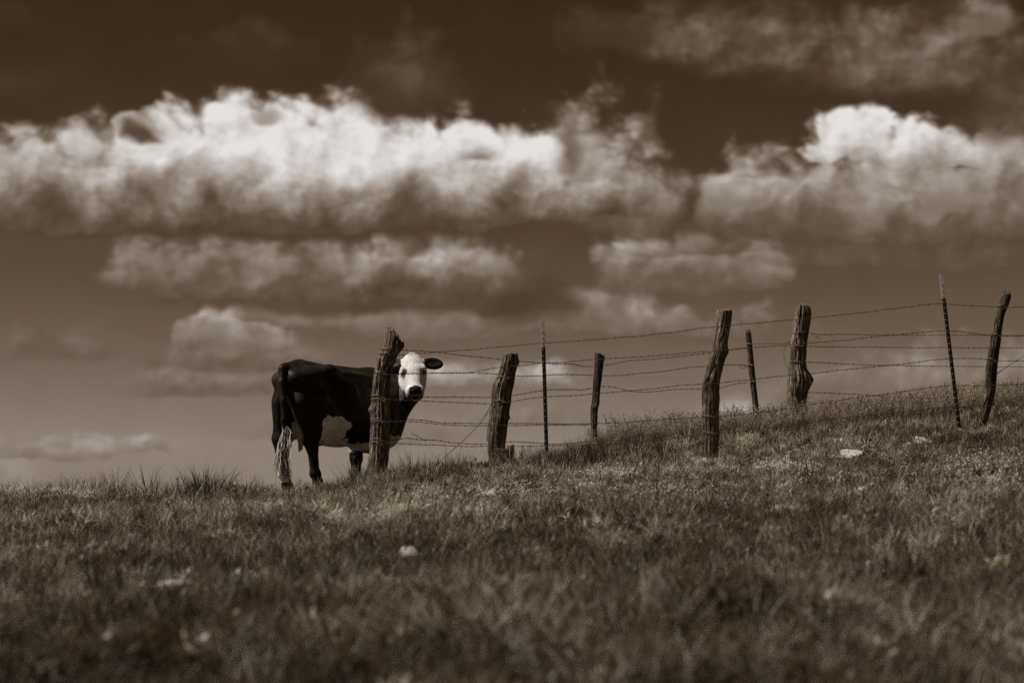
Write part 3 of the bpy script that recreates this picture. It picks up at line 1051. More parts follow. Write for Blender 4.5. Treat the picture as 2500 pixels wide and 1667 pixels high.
ROCKS = []
rock("stump", 1207, 1090, 1256, 1156, "dark lichened stump leaning against the cracked post", M['stump'], 3, "stump", .8, rough=.7, depth=27.9, sink=.05)
RG = "pale limestone rocks in the grass"
rock("rock", 2038, 1096, 2116, 1124, "long flat pale rock lying in grass below the stout post", M['stone'], 1, group=RG, low=.06, rough=.6)
rock("rock", 2225, 1063, 2272, 1094, "blocky pale rock with uneven top below leaning steel post", M['stone'], 2, group=RG, rough=.6)
rock("rock", 1156, 1200, 1222, 1214, "thin flat pale rock downhill from the dark stump", M['stone'], 4, group=RG)
rock("rock", 952, 1336, 1040, 1380, "largest pale rock in the blurred grass downhill of cow", M['stone'], 5, group=RG, low=.12)
rock("rock", 853, 1373, 886, 1396, "small pale rock just left of the largest blurred rock", M['stone'], 6, group=RG, low=.1)
rock("rock", 304, 1300, 340, 1324, "small pale rock in the grass on the left side", M['stone'], 7, group=RG, low=.1)
rock("rock", 362, 1412, 470, 1450, "wide blurred pale rock low in the left grass", M['stone'], 8, group=RG, low=.1)
rock("rock", 655, 1266, 712, 1290, "flat pale rock in the grass straight below the cow", M['stone'], 9, group=RG)
rock("rock", 1450, 1284, 1476, 1302, "little pale rock in mid slope right of the stump", M['stone'], 10, group=RG)
rock("rock", 1198, 1312, 1238, 1328, "little pale rock far downhill of the stump", M['stone'], 12, group=RG)


# ------------------------------------------------------------------ cow
def build_cow():
    A = math.radians(50)
    ca, sa = math.cos(A), math.sin(A)
    Yo = 28.95
    O = P(824, 1190, Yo)
    O.z = gz(O.x, Yo) + .022
    h = .0095
    lo = np.array([-.85, -.95, -.06]); hi = np.array([1.22, 1.0, 1.50])
    n = np.ceil((hi - lo) / h).astype(int)
    gx = [lo[i] + h * np.arange(n[i]) for i in range(3)]
    S = np.full(n, 1.0, np.float32)

    def L2W(p):
        return np.array([p[0] * ca - p[1] * sa, p[0] * sa + p[1] * ca, p[2]])
    RB = np.array([[ca, -sa, 0], [sa, ca, 0], [0, 0, 1]])

    def sub(mn, mx):
        i0 = np.maximum(((mn - lo) / h).astype(int) - 1, 0)
        i1 = np.minimum(((mx - lo) / h).astype(int) + 2, n)
        sl = tuple(slice(a, b) for a, b in zip(i0, i1))
        g = np.meshgrid(*[gx[i][sl[i]] for i in range(3)], indexing='ij')
        return sl, np.stack(g, -1).astype(np.float32)

    def blend(sl, d, k, cut=False):
        a = S[sl]
        if cut:
            d = -d
            hh = np.clip(.5 - .5 * (d - a) / k, 0, 1)
            S[sl] = a * (1 - hh) + d * hh + k * hh * (1 - hh) if False else np.maximum(a, d)
            return
        hh = np.clip(.5 + .5 * (d - a) / k, 0, 1)
        S[sl] = d * (1 - hh) + a * hh - k * hh * (1 - hh)

    def ell(c, r, k=.05, R=RB, local=True, cut=False):
        c = L2W(c) if local else np.asarray(c, float)
        r = np.asarray(r, float)
        e = np.abs(R) @ r + k + .06
        sl, p = sub(c - e, c + e)
        q = (p - c) @ R
        k0 = np.linalg.norm(q / r, axis=-1)
        k1 = np.linalg.norm(q / (r * r), axis=-1) + 1e-6
        blend(sl, k0 * (k0 - 1) / k1, k, cut)

    def cap(a, b, r1, r2, k=.04, local=True):
        a = L2W(a) if local else np.asarray(a, float)
        b = L2W(b) if local else np.asarray(b, float)
        m = max(r1, r2) + k + .06
        sl, p = sub(np.minimum(a, b) - m, np.maximum(a, b) + m)
        ab = b - a
        t = np.clip(((p - a) @ ab) / (ab @ ab), 0, 1)
        d = np.linalg.norm(p - a - t[..., None] * ab, axis=-1) - (r1 + (r2 - r1) * t)
        blend(sl, d, k)

    # trunk
    ell((.02, 0, .83), (.64, .30, .375), .05)
    ell((-.10, -.0, .74), (.46, .30, .285), .10)
    ell((.48, 0, .86), (.36, .25, .38), .08)
    ell((-.50, 0, .98), (.33, .205, .27), .08)
    cap((-.55, 0, 1.165), (.55, 0, 1.165), .10, .10, .10)
    cap((-.60, 0, 1.19), (-.79, -.01, 1.18), .08, .055, .08)
    for s in (-1, 1):
        ell((-.36, s * .215, 1.175), (.07, .04, .045), .12)         # hook bones
        ell((-.75, s * .095, 1.07), (.055, .05, .06), .08)            # pin bones
        cap((-.36, s * .21, 1.165), (-.75, s * .12, 1.08), .05, .05, .09)
        cap((-.34, s * .205, 1.16), (-.05, s * .25, 1.0), .03, .035, .07)
        # short ribs edge
        cap((-.30, s * .19, 1.155), (.25, s * .18, 1.14), .04, .04, .10)
        # thigh, gaskin, hock, cannon, fetlock, hoof
        fx = .0 if s > 0 else .10
        wy = .165 if s > 0 else .175
        ell((-.54, s * .13, .86), (.21, .115, .30), .08)
        cap((-.50, s * .165, .85), (-.375, s * .185, .70), .13, .12, .09)
        cap((-.41, s * .19, .68), (-.65 + fx * .7, s * wy, .47), .13, .08, .07)
        cap((-.69, s * .14, .85), (-.68 + fx * .7, s * wy, .52), .075, .055, .10)
        cap((-.66 + fx * .7, s * wy, .49), (-.655 + fx, s * wy, .38), .076, .060, .03)
        cap((-.655 + fx, s * wy, .42), (-.615 + fx, s * wy, .15), .054, .048, .03)
        ell((-.605 + fx, s * wy, .13), (.064, .057, .05), .03)
        cap((-.60 + fx, s * wy, .12), (-.57 + fx, s * wy, .06), .043, .052, .02)
        cap((-.575 + fx, s * wy, .055), (-.555 + fx, s * wy, .015), .055, .066, .01)
        # fore leg
        fy = .175 if s > 0 else .13
        ax_ = .45 if s > 0 else .44
        ell((.50, s * .175, .86), (.17, .095, .30), .08)
        cap((.50, s * .175, .74), (ax_ - .02, s * .165, .55), .115, .08, .06)
        cap((ax_ - .02, s * .165, .57), (ax_ + .01, s * fy, .36), .085, .064, .05)
        ell((ax_ + .015, s * fy, .35), (.066, .06, .065), .03)
        cap((ax_ + .01, s * fy, .34), (ax_ + .005, s * fy, .14), .055, .05, .03)
        ell((ax_ + .01, s * fy, .125), (.052, .048, .042), .03)
        cap((ax_ + .02, s * fy, .11), (ax_ + .035, s * fy, .05), .042, .052, .02)
        cap((ax_ + .035, s * fy, .045), (ax_ + .045, s * fy, .015), .055, .064, .01)
    # groove between the thighs
    # brisket and chest
    ell((.74, 0, .68), (.16, .16, .22), .10)
    cap((.60, 0, .52), (.30, 0, .47), .10, .08, .10)
    # udder and teats
    ell((-.44, -.01, .60), (.155, .13, .165), .05)
    ell((-.36, -.06, .54), (.11, .10, .12), .06)
    for (tx, ty, tz) in ((-.53, -.005, .47), (-.40, -.10, .465), (-.48, .07, .46), (-.36, .05, .46)):
        cap((tx, ty, tz + .02), (tx - .005, ty, tz - .085), .022, .014, .02)
    # tail dock
    tl = [(-.78, -.01, 1.20), (-.845, -.03, 1.17), (-.87, -.05, 1.04), (-.87, -.075, .85), (-.865, -.08, .66), (-.86, -.08, .56)]
    rr = [.036, .036, .033, .030, .027, .024]
    for i in range(len(tl) - 1):
        cap(tl[i], tl[i + 1], rr[i], rr[i + 1], .025)
    # head frame (poll, axis to muzzle, forehead normal)
    poll = np.array(P(1007, 871, Yo + .42) - O)
    d = np.array([.085, -.44, -.90]); d /= np.linalg.norm(d)
    nn = np.array([.12, -1.0, .0]); nn -= d * (nn @ d); nn /= np.linalg.norm(nn)
    sd = np.cross(nn, d)                               # towards picture right
    if sd[0] < 0: sd = -sd
    RH = np.stack([sd, d, nn], 1)

    def Hp(s, a, b):
        return poll + sd * s + d * a * .97 + nn * b
    # neck
    nk = [np.array(L2W((.50, 0, .98))), np.array(L2W((.72, -.03, 1.02))), np.array(L2W((.88, -.12, 1.08))), Hp(0, .05, -.14)]
    rn = [.27, .215, .165, .125]
    for i in range(3):
        cap(nk[i], nk[i + 1], rn[i], rn[i + 1], .10, local=False)
    cap(L2W((.74, -.02, .80)), Hp(0, .20, -.20), .15, .085, .10, local=False)      # throat and dewlap
    cap(L2W((.80, -.02, .66)), Hp(0, .26, -.20), .075, .05, .08, local=False)
    # skull
    ell(Hp(0, .08, -.05), (.118, .12, .105), .05, RH, False)
    ell(Hp(0, .17, -.045), (.132, .13, .105), .05, RH, False)
    ell(Hp(0, .0, -.03), (.065, .05, .06), .05, RH, False)
    cap(Hp(0, .20, -.03), Hp(0, .42, .0), .095, .068, .05, local=False)
    cap(Hp(.025, .2, .02), Hp(.018, .40, .025), .055, .05, .04, local=False)
    cap(Hp(-.025, .2, .02), Hp(-.018, .40, .025), .055, .05, .04, local=False)
    ell(Hp(0, .445, .005), (.092, .062, .075), .04, RH, False)
    ell(Hp(0, .465, -.045), (.075, .05, .06), .03, RH, False)          # lower jaw tip
    for s in (-1, 1):
        cap(Hp(s * .065, .20, -.13), Hp(s * .035, .43, -.05), .075, .045, .05, local=False)
        ell(Hp(s * .10, .165, .005), (.034, .045, .04), .035, RH, False)      # brow
        ell(Hp(s * .112, .205, -.01), (.024, .03, .03), .02, RH, False)        # eye bulge
        ell(Hp(s * .085, .27, -.085), (.03, .09, .05), .05, RH, False)         # cheek
        ell(Hp(s * .048, .44, .06), (.034, .026, .028), .02, RH, False)        # nostril rim
        # ear: stalk and cupped leaf
        cap(Hp(s * .10, .045, -.06), Hp(s * .165, .045, -.06), .038, .032, .03, local=False)
        ed = sd * s * .96 + d * (.02) - nn * .1
        ed /= np.linalg.norm(ed)
        eu = d - ed * (ed @ d); eu /= np.linalg.norm(eu)
        ef = np.cross(ed, eu)
        RE = np.stack([ed, eu, ef], 1)
        ell(Hp(s * .215, .05, -.065), (.112, .074, .026), .03, RE, False)
        # cup hollow
        cc = Hp(s * .225, .05, -.065) + (nn) * .028
        e = np.array([.08, .045, .018])
        sl, p = sub(cc - .11, cc + .11)
        q = (p - cc) @ RE
        k0 = np.linalg.norm(q / e, axis=-1); k1 = np.linalg.norm(q / (e * e), axis=-1) + 1e-6
        S[sl] = np.maximum(S[sl], -(k0 * (k0 - 1) / k1))
        # nostril
        cn = Hp(s * .047, .447, .083)
        e = np.array([.02, .013, .016])
        sl, p = sub(cn - .05, cn + .05)
        q = (p - cn) @ RH
        k0 = np.linalg.norm(q / e, axis=-1); k1 = np.linalg.norm(q / (e * e), axis=-1) + 1e-6
        S[sl] = np.maximum(S[sl], -(k0 * (k0 - 1) / k1))

    for s in (-1, 1):                                    # eye sockets, smoothly hollowed
        c0 = Hp(s * .098, .222, .035)
        e = np.array([.030, .032, .024])
        sl, p = sub(c0 - .09, c0 + .09)
        q = (p - c0) @ RH
        k0 = np.linalg.norm(q / e, axis=-1); k1 = np.linalg.norm(q / (e * e), axis=-1) + 1e-6
        dd = -(k0 * (k0 - 1) / k1)
        a_ = S[sl]; k = .02
        hh = np.clip(.5 + .5 * (dd - a_) / k, 0, 1)
        S[sl] = a_ * (1 - hh) + dd * hh + k * hh * (1 - hh)
    # surface nets
    neg = S < 0
    cells = np.zeros(n - 1, np.int8)
    for i in (0, 1):
        for j in (0, 1):
            for k in (0, 1):
                cells += neg[i:n[0] - 1 + i, j:n[1] - 1 + j, k:n[2] - 1 + k]
    act = (cells > 0) & (cells < 8)
    idx = -np.ones(n - 1, np.int64)
    cc = np.argwhere(act)
    idx[act] = np.arange(len(cc))
    acc = np.zeros((len(cc), 3)); cnt = np.zeros(len(cc))
    corners = [np.array(c) for c in ((0, 0, 0), (1, 0, 0), (0, 1, 0), (1, 1, 0), (0, 0, 1), (1, 0, 1), (0, 1, 1), (1, 1, 1))]
    for a in range(8):
        for b in range(a + 1, 8):
            if np.abs(corners[a] - corners[b]).sum() != 1:
                continue
            ia, ib = cc + corners[a], cc + corners[b]
            va = S[ia[:, 0], ia[:, 1], ia[:, 2]]; vb = S[ib[:, 0], ib[:, 1], ib[:, 2]]
            mk = (va < 0) != (vb < 0)
            t = np.where(mk, va / np.where(mk, va - vb, 1), 0)
            acc[mk] += (ia + t[:, None] * (ib - ia))[mk]
            cnt[mk] += 1
    V = lo + h * (acc / cnt[:, None])
    F = []
    for axis in range(3):
        o1, o2 = [(1, 2), (2, 0), (0, 1)][axis]
        s0 = [slice(1, n[i] - 1) for i in range(3)]
        s0[axis] = slice(0, n[axis] - 1)
        s1 = list(s0); s1[axis] = slice(1, n[axis])
        a, b = neg[tuple(s0)], neg[tuple(s1)]
        e = np.argwhere(a != b)
        fl = a[a != b]
        off = np.array([1, 1, 1]); off[axis] = 0
        e = e + off
        d1 = np.zeros(3, int); d1[o1] = 1
        d2 = np.zeros(3, int); d2[o2] = 1
        q = [idx[tuple((e - x).T)] for x in (d1 + d2, d2, 0 * d1, d1)]
        q = np.stack(q, 1)
        q[~fl] = q[~fl][:, ::-1]
        F.append(q)
    F = np.concatenate(F)
    # relax a little
    for _ in range(2):
        sm = np.zeros_like(V); c2 = np.zeros(len(V))
        for a, b in ((0, 1), (1, 2), (2, 3), (3, 0)):
            np.add.at(sm, F[:, a], V[F[:, b]]); np.add.at(c2, F[:, a], 1)
            np.add.at(sm, F[:, b], V[F[:, a]]); np.add.at(c2, F[:, b], 1)
        V = V * .5 + .5 * sm / c2[:, None]

    # coat pattern
    Lx = V[:, 0] * ca + V[:, 1] * sa
    Ly = -V[:, 0] * sa + V[:, 1] * ca
    Lz = V[:, 2]
    q = V - poll
    hs, ha, hb = q @ sd, q @ d / .97, q @ nn
    nz = np.array([mnoise.fractal(Vector(v) * 9, .8, 2, 3) for v in V])
    nz2 = np.array([mnoise.fractal(Vector(v) * 3.5 + Vector((5, 1, 2)), .8, 2, 3) for v in V])
    coat = np.zeros(len(V))

    def white(mask):
        np.maximum(coat, mask, out=coat)
    # face
    inhead = (ha > -.07) & (ha < .56) & (np.abs(hs) < .155 - .02 * nz) & (hb > -.10 + .02 * nz - .04 * np.clip((ha - .25) / .15, 0, 1))
    ear = (np.abs(hs) > .122) & (ha < .13)
    white((inhead & ~ear & (Lx > .55)).astype(float))
    # poll tuft and pale spot at ear base
    # belly patch on the near flank
    dist = np.sqrt(((Lx + .365 + .04 * nz2) / .195) ** 2 + ((Lz - .54) / .19) ** 2) + .20 * nz + .14 * nz2
    white(((dist < 1) & (Lz < .80) & (Lx > -.52) & (Ly < -.05)).astype(float))
    white(((Lz < .50 + .03 * nz) & (Lz > .41) & (Lx > -.5) & (Lx < .46) & (np.abs(Ly) < .22)).astype(float) * ((np.abs(Lx - .05 + .1 * nz2) > .12) | (Lz < .47)))
    # brisket
    white(((Lx > .55) & (Lz < .60 + .05 * nz) & (Lz > .40)).astype(float))
    # fore legs, lower, with a black front streak
    foreleg = (Lx > .36) & (Lx < .66) & (Lz < .52)
    white((foreleg & (Ly > 0) & ((Lz < .26 + .05 * nz) | (Ly < .165 + .02 * nz))).astype(float) * .37)
    white((foreleg & (Ly < 0) & (Lz < .20 + .05 * nz)).astype(float))
    white(((Lx < -.5) & (Ly > .05) & (Lz < .18 + .04 * nz) & (Lz > 0)).astype(float) * .8)
    skin = np.zeros(len(V))
    nose = (hb > -.03) & ((hs / .066) ** 2 + ((ha - .468) / .056) ** 2 < 1.0 + .1 * nz)
    skin[nose] = 1
    skin[(np.abs(np.abs(hs) - .108) < .026) & (np.abs(ha - .212) < .013) & (hb > -.05)] = .8
    skin[(Lz < .055) & (Lx < .75)] = 1
    mouth = (np.abs(ha - .50) < .012) & (hb < .05)
    skin[mouth] = .8
    ud = ((Lx < -.22) & (Lx > -.66) & (np.abs(Ly) < .15) & (Lz < .66) & (Lz > .36))
    ud &= (((Lx + .44) / .19) ** 2 + (Ly / .16) ** 2 < 1)
    udder = ud.astype(float)
    curl = ((hb > -.05) & (ha < .26) & (ha > -.08) & (np.abs(hs) < .12)).astype(float) + .35 * coat
    me = bpy.data.meshes.new("cow")
    me.vertices.add(len(V)); me.vertices.foreach_set('co', V.astype(np.float32).ravel())
    me.loops.add(F.size); me.loops.foreach_set('vertex_index', F.ravel().astype(np.int32))
    me.polygons.add(len(F)); me.polygons.foreach_set('loop_start', np.arange(0, F.size, 4, dtype=np.int32))
    me.polygons.foreach_set('use_smooth', np.ones(len(F), bool))
    me.update(calc_edges=True)
    for k, v in (("coat", coat), ("skin", skin), ("udder", udder), ("curl", np.clip(curl, 0, 1) * .9)):
        a = me.attributes.new(k, 'FLOAT', 'POINT')
        a.data.foreach_set('value', v.astype(np.float32))
    me.materials.append(M['coat'])
    cow = bpy.data.objects.new("cow", me)
    COL.objects.link(cow)
    cow.location = O
    tag(cow, "black cow with white face looking back from behind the slanted fence post", "cow")
    # eyes
    for s in (-1, 1):
        bm = bmesh.new()
        bmesh.ops.create_uvsphere(bm, u_segments=16, v_segments=10, radius=.021)
        me2 = bpy.data.meshes.new("eye"); bm.to_mesh(me2); bm.free()
        me2.materials.append(M['eye'])
        me2.polygons.foreach_set('use_smooth', np.ones(len(me2.polygons), bool))
        e = bpy.data.objects.new("eye", me2)
        COL.objects.link(e)
        e.parent = cow
        e.location = Vector(Hp(s * .108, .212, .012))
    # tail switch: locks of hair
    vs, fs, at = [], [], []
    rg = random.Random(4)
    P0 = [Vector(L2W((-.868, y, z))) for y, z in ((-.085, .60), (-.09, .50), (-.095, .38), (-.09, .26), (-.085, .13), (-.08, .05))]
    for i in range(560):
        a0 = rg.uniform(0, 6.28); r0 = rg.uniform(0, .03)
        sp = rg.gauss(0, 1); sq = rg.gauss(0, 1)
        ln = rg.uniform(.55, 1.0)
        st = rg.uniform(0, .35)
        wv = rg.uniform(0, 6.28)
        b = len(vs); K = 9
        c = rg.random()
        for k in range(K):
            t = st + (ln - st) * k / (K - 1)
            f = t * 5
            j = min(int(f), 4)
            p = P0[j].lerp(P0[j + 1], f - j)
            wid = .012 + .025 * math.sin(min(1, t * 1.25) * math.pi * .62) - .014 * max(0, t - .7)
            off = Vector((sp * wid * .62 + math.cos(a0) * r0 * .5, sq * wid * .4, 0))
            off.x += .010 * math.sin(t * 17 + wv)
            off.x += .020 * math.sin(t * 7 + .6) + sp * .012 * t * t
            w = .0045 * (1 - .8 * (k / (K - 1)) ** 2)
            p = p + off
            wx, wy_ = math.cos(a0) * w, math.sin(a0) * w
            vs.append(p - Vector((wx, wy_, 0))); vs.append(p + Vector((wx, wy_, 0)))
            at += [c, c]
        for k in range(K - 1):
            fs.append((b + 2 * k, b + 2 * k + 1, b + 2 * k + 3, b + 2 * k + 2))
    tag(mesh_obj("tail_switch", vs, fs, M['hair'], cow, attrs={'blade': at}), "wavy white hair at the end of the tail")


build_cow()


# ------------------------------------------------------------------ grass
def blade(vs, fs, at, x, y, ang, hgt, wid, lean, curl, seg=3, val=None, z0=-.02):
    b = len(vs)
    val = random.random() if val is None else val
    dx, dy = math.cos(ang), math.sin(ang)
    tw = random.uniform(-.8, .8)
    sx, sy = -math.sin(ang + tw), math.cos(ang + tw)
    for k in range(seg + 1):
        t = k / seg
        out = hgt * (lean * t + curl * t * t)
        z = hgt * t * (1 - .35 * (curl * t) ** 2) + z0
        w = wid * (1 - t ** 1.6) * .5 if k < seg else 0
        px, py = x + dx * out, y + dy * out
        if k < seg:
            vs.append((px - sx * w, py - sy * w, z)); vs.append((px + sx * w, py + sy * w, z))
            at += [val, val]
        else:
            vs.append((px, py, z)); at.append(val)
    for k in range(seg - 1):
        fs.append((b + 2 * k, b + 2 * k + 1, b + 2 * k + 3, b + 2 * k + 2))
    k = seg - 1
    fs.append((b + 2 * k, b + 2 * k + 1, b + 2 * k + 2))


def proto(name, builder, material, materials=None):
    vs, fs, at = [], [], []
    builder(vs, fs, at)
    return mesh_obj(name, vs, fs, material, attrs={'blade': at}, link=False)


def tuft_short(vs, fs, at):
    for i in range(34):
        r = .085 * math.sqrt(random.random()); q = random.uniform(0, 6.28)
        blade(vs, fs, at, r * math.cos(q), r * math.sin(q), random.uniform(0, 6.28), random.uniform(.045, .12), random.uniform(.0035, .0065), random.uniform(.05, .9), random.uniform(0, .9))


def tuft_mixed(vs, fs, at):
    for i in range(26):
        r = .07 * math.sqrt(random.random()); q = random.uniform(0, 6.28)
        blade(vs, fs, at, r * math.cos(q), r * math.sin(q), q + random.uniform(-.8, .8), random.uniform(.06, .17), random.uniform(.004, .007), random.uniform(.05, .6), random.uniform(.1, .9), 4)
    for i in range(9):   # dead thatch
        r = .08 * random.random(); q = random.uniform(0, 6.28)
        blade(vs, fs, at, r * math.cos(q), r * math.sin(q), random.uniform(0, 6.28), random.uniform(.04, .08), .0035, random.uniform(.6, 1.6), random.uniform(.2, 1.2), 4, random.uniform(.8, 1.05))
    for i in range(3):   # dry stems
        r = .06 * random.random(); q = random.uniform(0, 6.28)
        blade(vs, fs, at, r * math.cos(q), r * math.sin(q), random.uniform(0, 6.28), random.uniform(.12, .22), .003, random.uniform(.1, .8), random.uniform(0, .4), 3, 1.0)


def tuft_weed(vs, fs, at):
    """broad low leaves"""
    for i in range(9):
        r = .07 * random.random(); q = random.uniform(0, 6.28)
        x, y = r * math.cos(q), r * math.sin(q)
        hgt = random.uniform(.05, .12)
        blade(vs, fs, at, x, y, random.uniform(0, 6.28), hgt, .003, .3, .2, 3, .35)
        for j in range(5):
            a = random.uniform(0, 6.28)
            zz = hgt * random.uniform(.4, 1)
            blade(vs, fs, at, x + .01 * math.cos(a), y + .01 * math.sin(a), a, random.uniform(.02, .035), random.uniform(.010, .016), random.uniform(.7, 1.6), .4, 3, random.uniform(.25, .8), zz)


def tuft_tall(vs, fs, at):
    for i in range(26):
        r = .06 * math.sqrt(random.random()); q = random.uniform(0, 6.28)
        blade(vs, fs, at, r * math.cos(q), r * math.sin(q), q + random.uniform(-.9, .9), random.uniform(.14, .30), random.uniform(.005, .009), random.uniform(.0, .25), random.uniform(.0, .45), 4)


def tuft_spray(vs, fs, at):
    for i in range(34):
        r = .05 * math.sqrt(random.random()); q = random.uniform(0, 6.28)
        blade(vs, fs, at, r * math.cos(q), r * math.sin(q), q + random.uniform(-.5, .5), random.uniform(.14, .30), random.uniform(.005, .008), random.uniform(.1, .75), random.uniform(.0, .5), 4)


def stem_single(vs, fs, at):
    for i in range(2):
        q = random.uniform(0, 6.28)
        blade(vs, fs, at, random.uniform(-.03, .03), random.uniform(-.03, .03), q, random.uniform(.16, .28), random.uniform(.004, .006), random.uniform(.05, .7), random.uniform(0, .7), 5)


def seed_head(vs, fs, at):
    """open panicle"""
    for s in range(3):
        q = random.uniform(0, 6.28); x, y = random.uniform(-.05, .05), random.uniform(-.05, .05)
        H = random.uniform(.24, .36)
        blade(vs, fs, at, x, y, q, H, .0035, .12, .1, 3, .25)
        for j in range(46):
            t = random.uniform(.52, 1.0)
            a = random.uniform(0, 6.28)
            rr = .045 * math.sin((t - .48) / .54 * math.pi) * random.uniform(.2, 1)
            cx = x + math.cos(q) * H * (.12 * t + .1 * t * t); cy = y + math.sin(q) * H * (.12 * t + .1 * t * t)
            blade(vs, fs, at, cx + rr * math.cos(a), cy + rr * math.sin(a), a, random.uniform(.008, .015), random.uniform(.004, .0065), .8, .2, 2, random.uniform(.3, 1), H * t)


def spike_head(vs, fs, at):
    for s in range(2):
        q = random.uniform(0, 6.28); x, y = random.uniform(-.04, .04), random.uniform(-.04, .04)
        H = random.uniform(.24, .34)
        blade(vs, fs, at, x, y, q, H, .004, .12, .15, 3, .1)
        for j in range(30):
            t = random.uniform(.68, 1.0)
            a = random.uniform(0, 6.28)
            cx = x + math.cos(q) * H * (.12 * t + .15 * t * t); cy = y + math.sin(q) * H * (.12 * t + .15 * t * t)
            blade(vs, fs, at, cx, cy, a, random.uniform(.016, .026), .005, .45, 0, 2, random.uniform(.0, .5), H * t * .97)


def flower(vs, fs, at):
    for i in range(5):
        r = .08 * math.sqrt(random.random()); q = random.uniform(0, 6.28)
        x, y = r * math.cos(q), r * math.sin(q)
        H = random.uniform(.06, .13)
        for j in range(7):
            a = random.uniform(0, 6.28); e = random.uniform(-.4, 1.2)
            blade(vs, fs, at, x + .008 * math.cos(a), y + .008 * math.sin(a), a, random.uniform(.005, .009), .0055, 1 - e * .5, .2, 2, random.uniform(.3, 1), H + .01 * e)


def scatter_object(name, protos, pts, idx, rotz, tilt, scl, label, cat):
    """one stuff object: points with instanced tufts"""
    me = bpy.data.meshes.new(name)
    me.vertices.add(len(pts)); me.vertices.foreach_set('co', np.asarray(pts, np.float32).ravel())
    a = me.attributes.new('pick', 'INT', 'POINT'); a.data.foreach_set('value', np.asarray(idx, np.int32))
    a = me.attributes.new('scl', 'FLOAT', 'POINT'); a.data.foreach_set('value', np.asarray(scl, np.float32))
    rot = np.stack([tilt[:, 0], tilt[:, 1], rotz], 1).astype(np.float32)
    a = me.attributes.new('rot', 'FLOAT_VECTOR', 'POINT'); a.data.foreach_set('vector', rot.ravel())
    o = bpy.data.objects.new(name, me)
    COL.objects.link(o)
    ng = bpy.data.node_groups.new(name + "_scatter", 'GeometryNodeTree')
    ng.interface.new_socket("Geometry", in_out='INPUT', socket_type='NodeSocketGeometry')
    ng.interface.new_socket("Geometry", in_out='OUTPUT', socket_type='NodeSocketGeometry')
    gi = ng.nodes.new('NodeGroupInput'); go = ng.nodes.new('NodeGroupOutput')
    iop = ng.nodes.new('GeometryNodeInstanceOnPoints')
    jn = ng.nodes.new('GeometryNodeJoinGeometry')
    for p in protos[::-1]:
        oi = ng.nodes.new('GeometryNodeObjectInfo')
        oi.inputs['Object'].default_value = p
        oi.inputs['As Instance'].default_value = True
        ng.links.new(oi.outputs['Geometry'], jn.inputs[0])
    ng.links.new(gi.outputs[0], iop.inputs['Points'])
    ng.links.new(jn.outputs[0], iop.inputs['Instance'])
    iop.inputs['Pick Instance'].default_value = True

    def attr(nm, typ):
        n = ng.nodes.new('GeometryNodeInputNamedAttribute')
        n.data_type = typ
        n.inputs['Name'].default_value = nm
        return n.outputs[0]
    ng.links.new(attr('pick', 'INT'), iop.inputs['Instance Index'])
    ng.links.new(attr('rot', 'FLOAT_VECTOR'), iop.inputs['Rotation'])
    ng.links.new(attr('scl', 'FLOAT'), iop.inputs['Scale'])
    ng.links.new(iop.outputs[0], go.inputs[0])
    md = o.modifiers.new("scatter", 'NODES')
    md.node_group = ng
    tag(o, label, cat, kind='stuff')
    return o


def rnd_pts(n, x0, x1, y0, y1, keep):
    x = rng.uniform(x0, x1, n); y = rng.uniform(y0, y1, n)
    k = keep(x, y)
    x, y = x[k], y[k]
    return np.stack([x, y, ground_z(x, y)], 1)


def in_view(x, y):
    return (np.abs(x) < .18 * y * 1.25 + .9) & (y < crest_y(x) + 3.2)


def tilts(n, a=.22):
    return rng.normal(0, a, (n, 2))


# short pasture
pS = [proto("short_tuft%d" % i, tuft_short, M['grass']) for i in range(6)] + [proto("mixed_tuft%d" % i, tuft_mixed, M['grass']) for i in range(5)] + [proto("weed_tuft%d" % i, tuft_weed, M['grass']) for i in range(3)]
def sward(x, y):
    g = vnoise(x / .30, y / .30, 71) * .6 + vnoise(x / .13, y / .13, 72) * .4
    return in_view(x, y) & (rng.random(len(x)) < .30 + .70 * np.clip((g - .36) / .16, 0, 1))


pts = rnd_pts(104000, -8, 8, 6.3, 36, sward)
n = len(pts)
pk = rng.choice(14, n, p=np.array([10] * 6 + [7] * 5 + [3.5] * 3) / (60 + 35 + 10.5))
hgt = .46 + 1.15 * vnoise(pts[:, 0] / .7, pts[:, 1] / .7, 21) * vnoise(pts[:, 0] / 2.3, pts[:, 1] / 2.3, 22) + rng.normal(0, .10, n)
scatter_object("grass", pS, pts, pk, rng.uniform(0, 6.28, n), tilts(n), np.clip(hgt, .38, 1.4), "short pasture grass covering the hillside", "grass")

# taller grass: along the crest on the right, round the posts
def px_at(x, y): return 1250 + x / y * FPX * .994


def tall_keep(x, y):
    px = px_at(x, y)
    cy = crest_y(x)
    band = (px > 1300) & (y > cy - 1.6) & (y < cy + 2.0)
    dens = np.where(band, np.clip((y - cy + 1.6) / 1.6, .15, 1), 0.0)
    near = ((px > 1300) & (px < 1560) & (np.abs(y - 28.9) < .5))
    dens = np.maximum(dens, near * .8)
    clump = vnoise(x / .5, y / .5, 33) * vnoise(x / 1.9, y / 1.9, 34)
    dens = np.maximum(dens, np.where(clump > .35, .55, 0) * (y < cy - .6))
    dens = np.maximum(dens, .05 * (y < cy))
    return in_view(x, y) & (rng.random(len(x)) < dens)


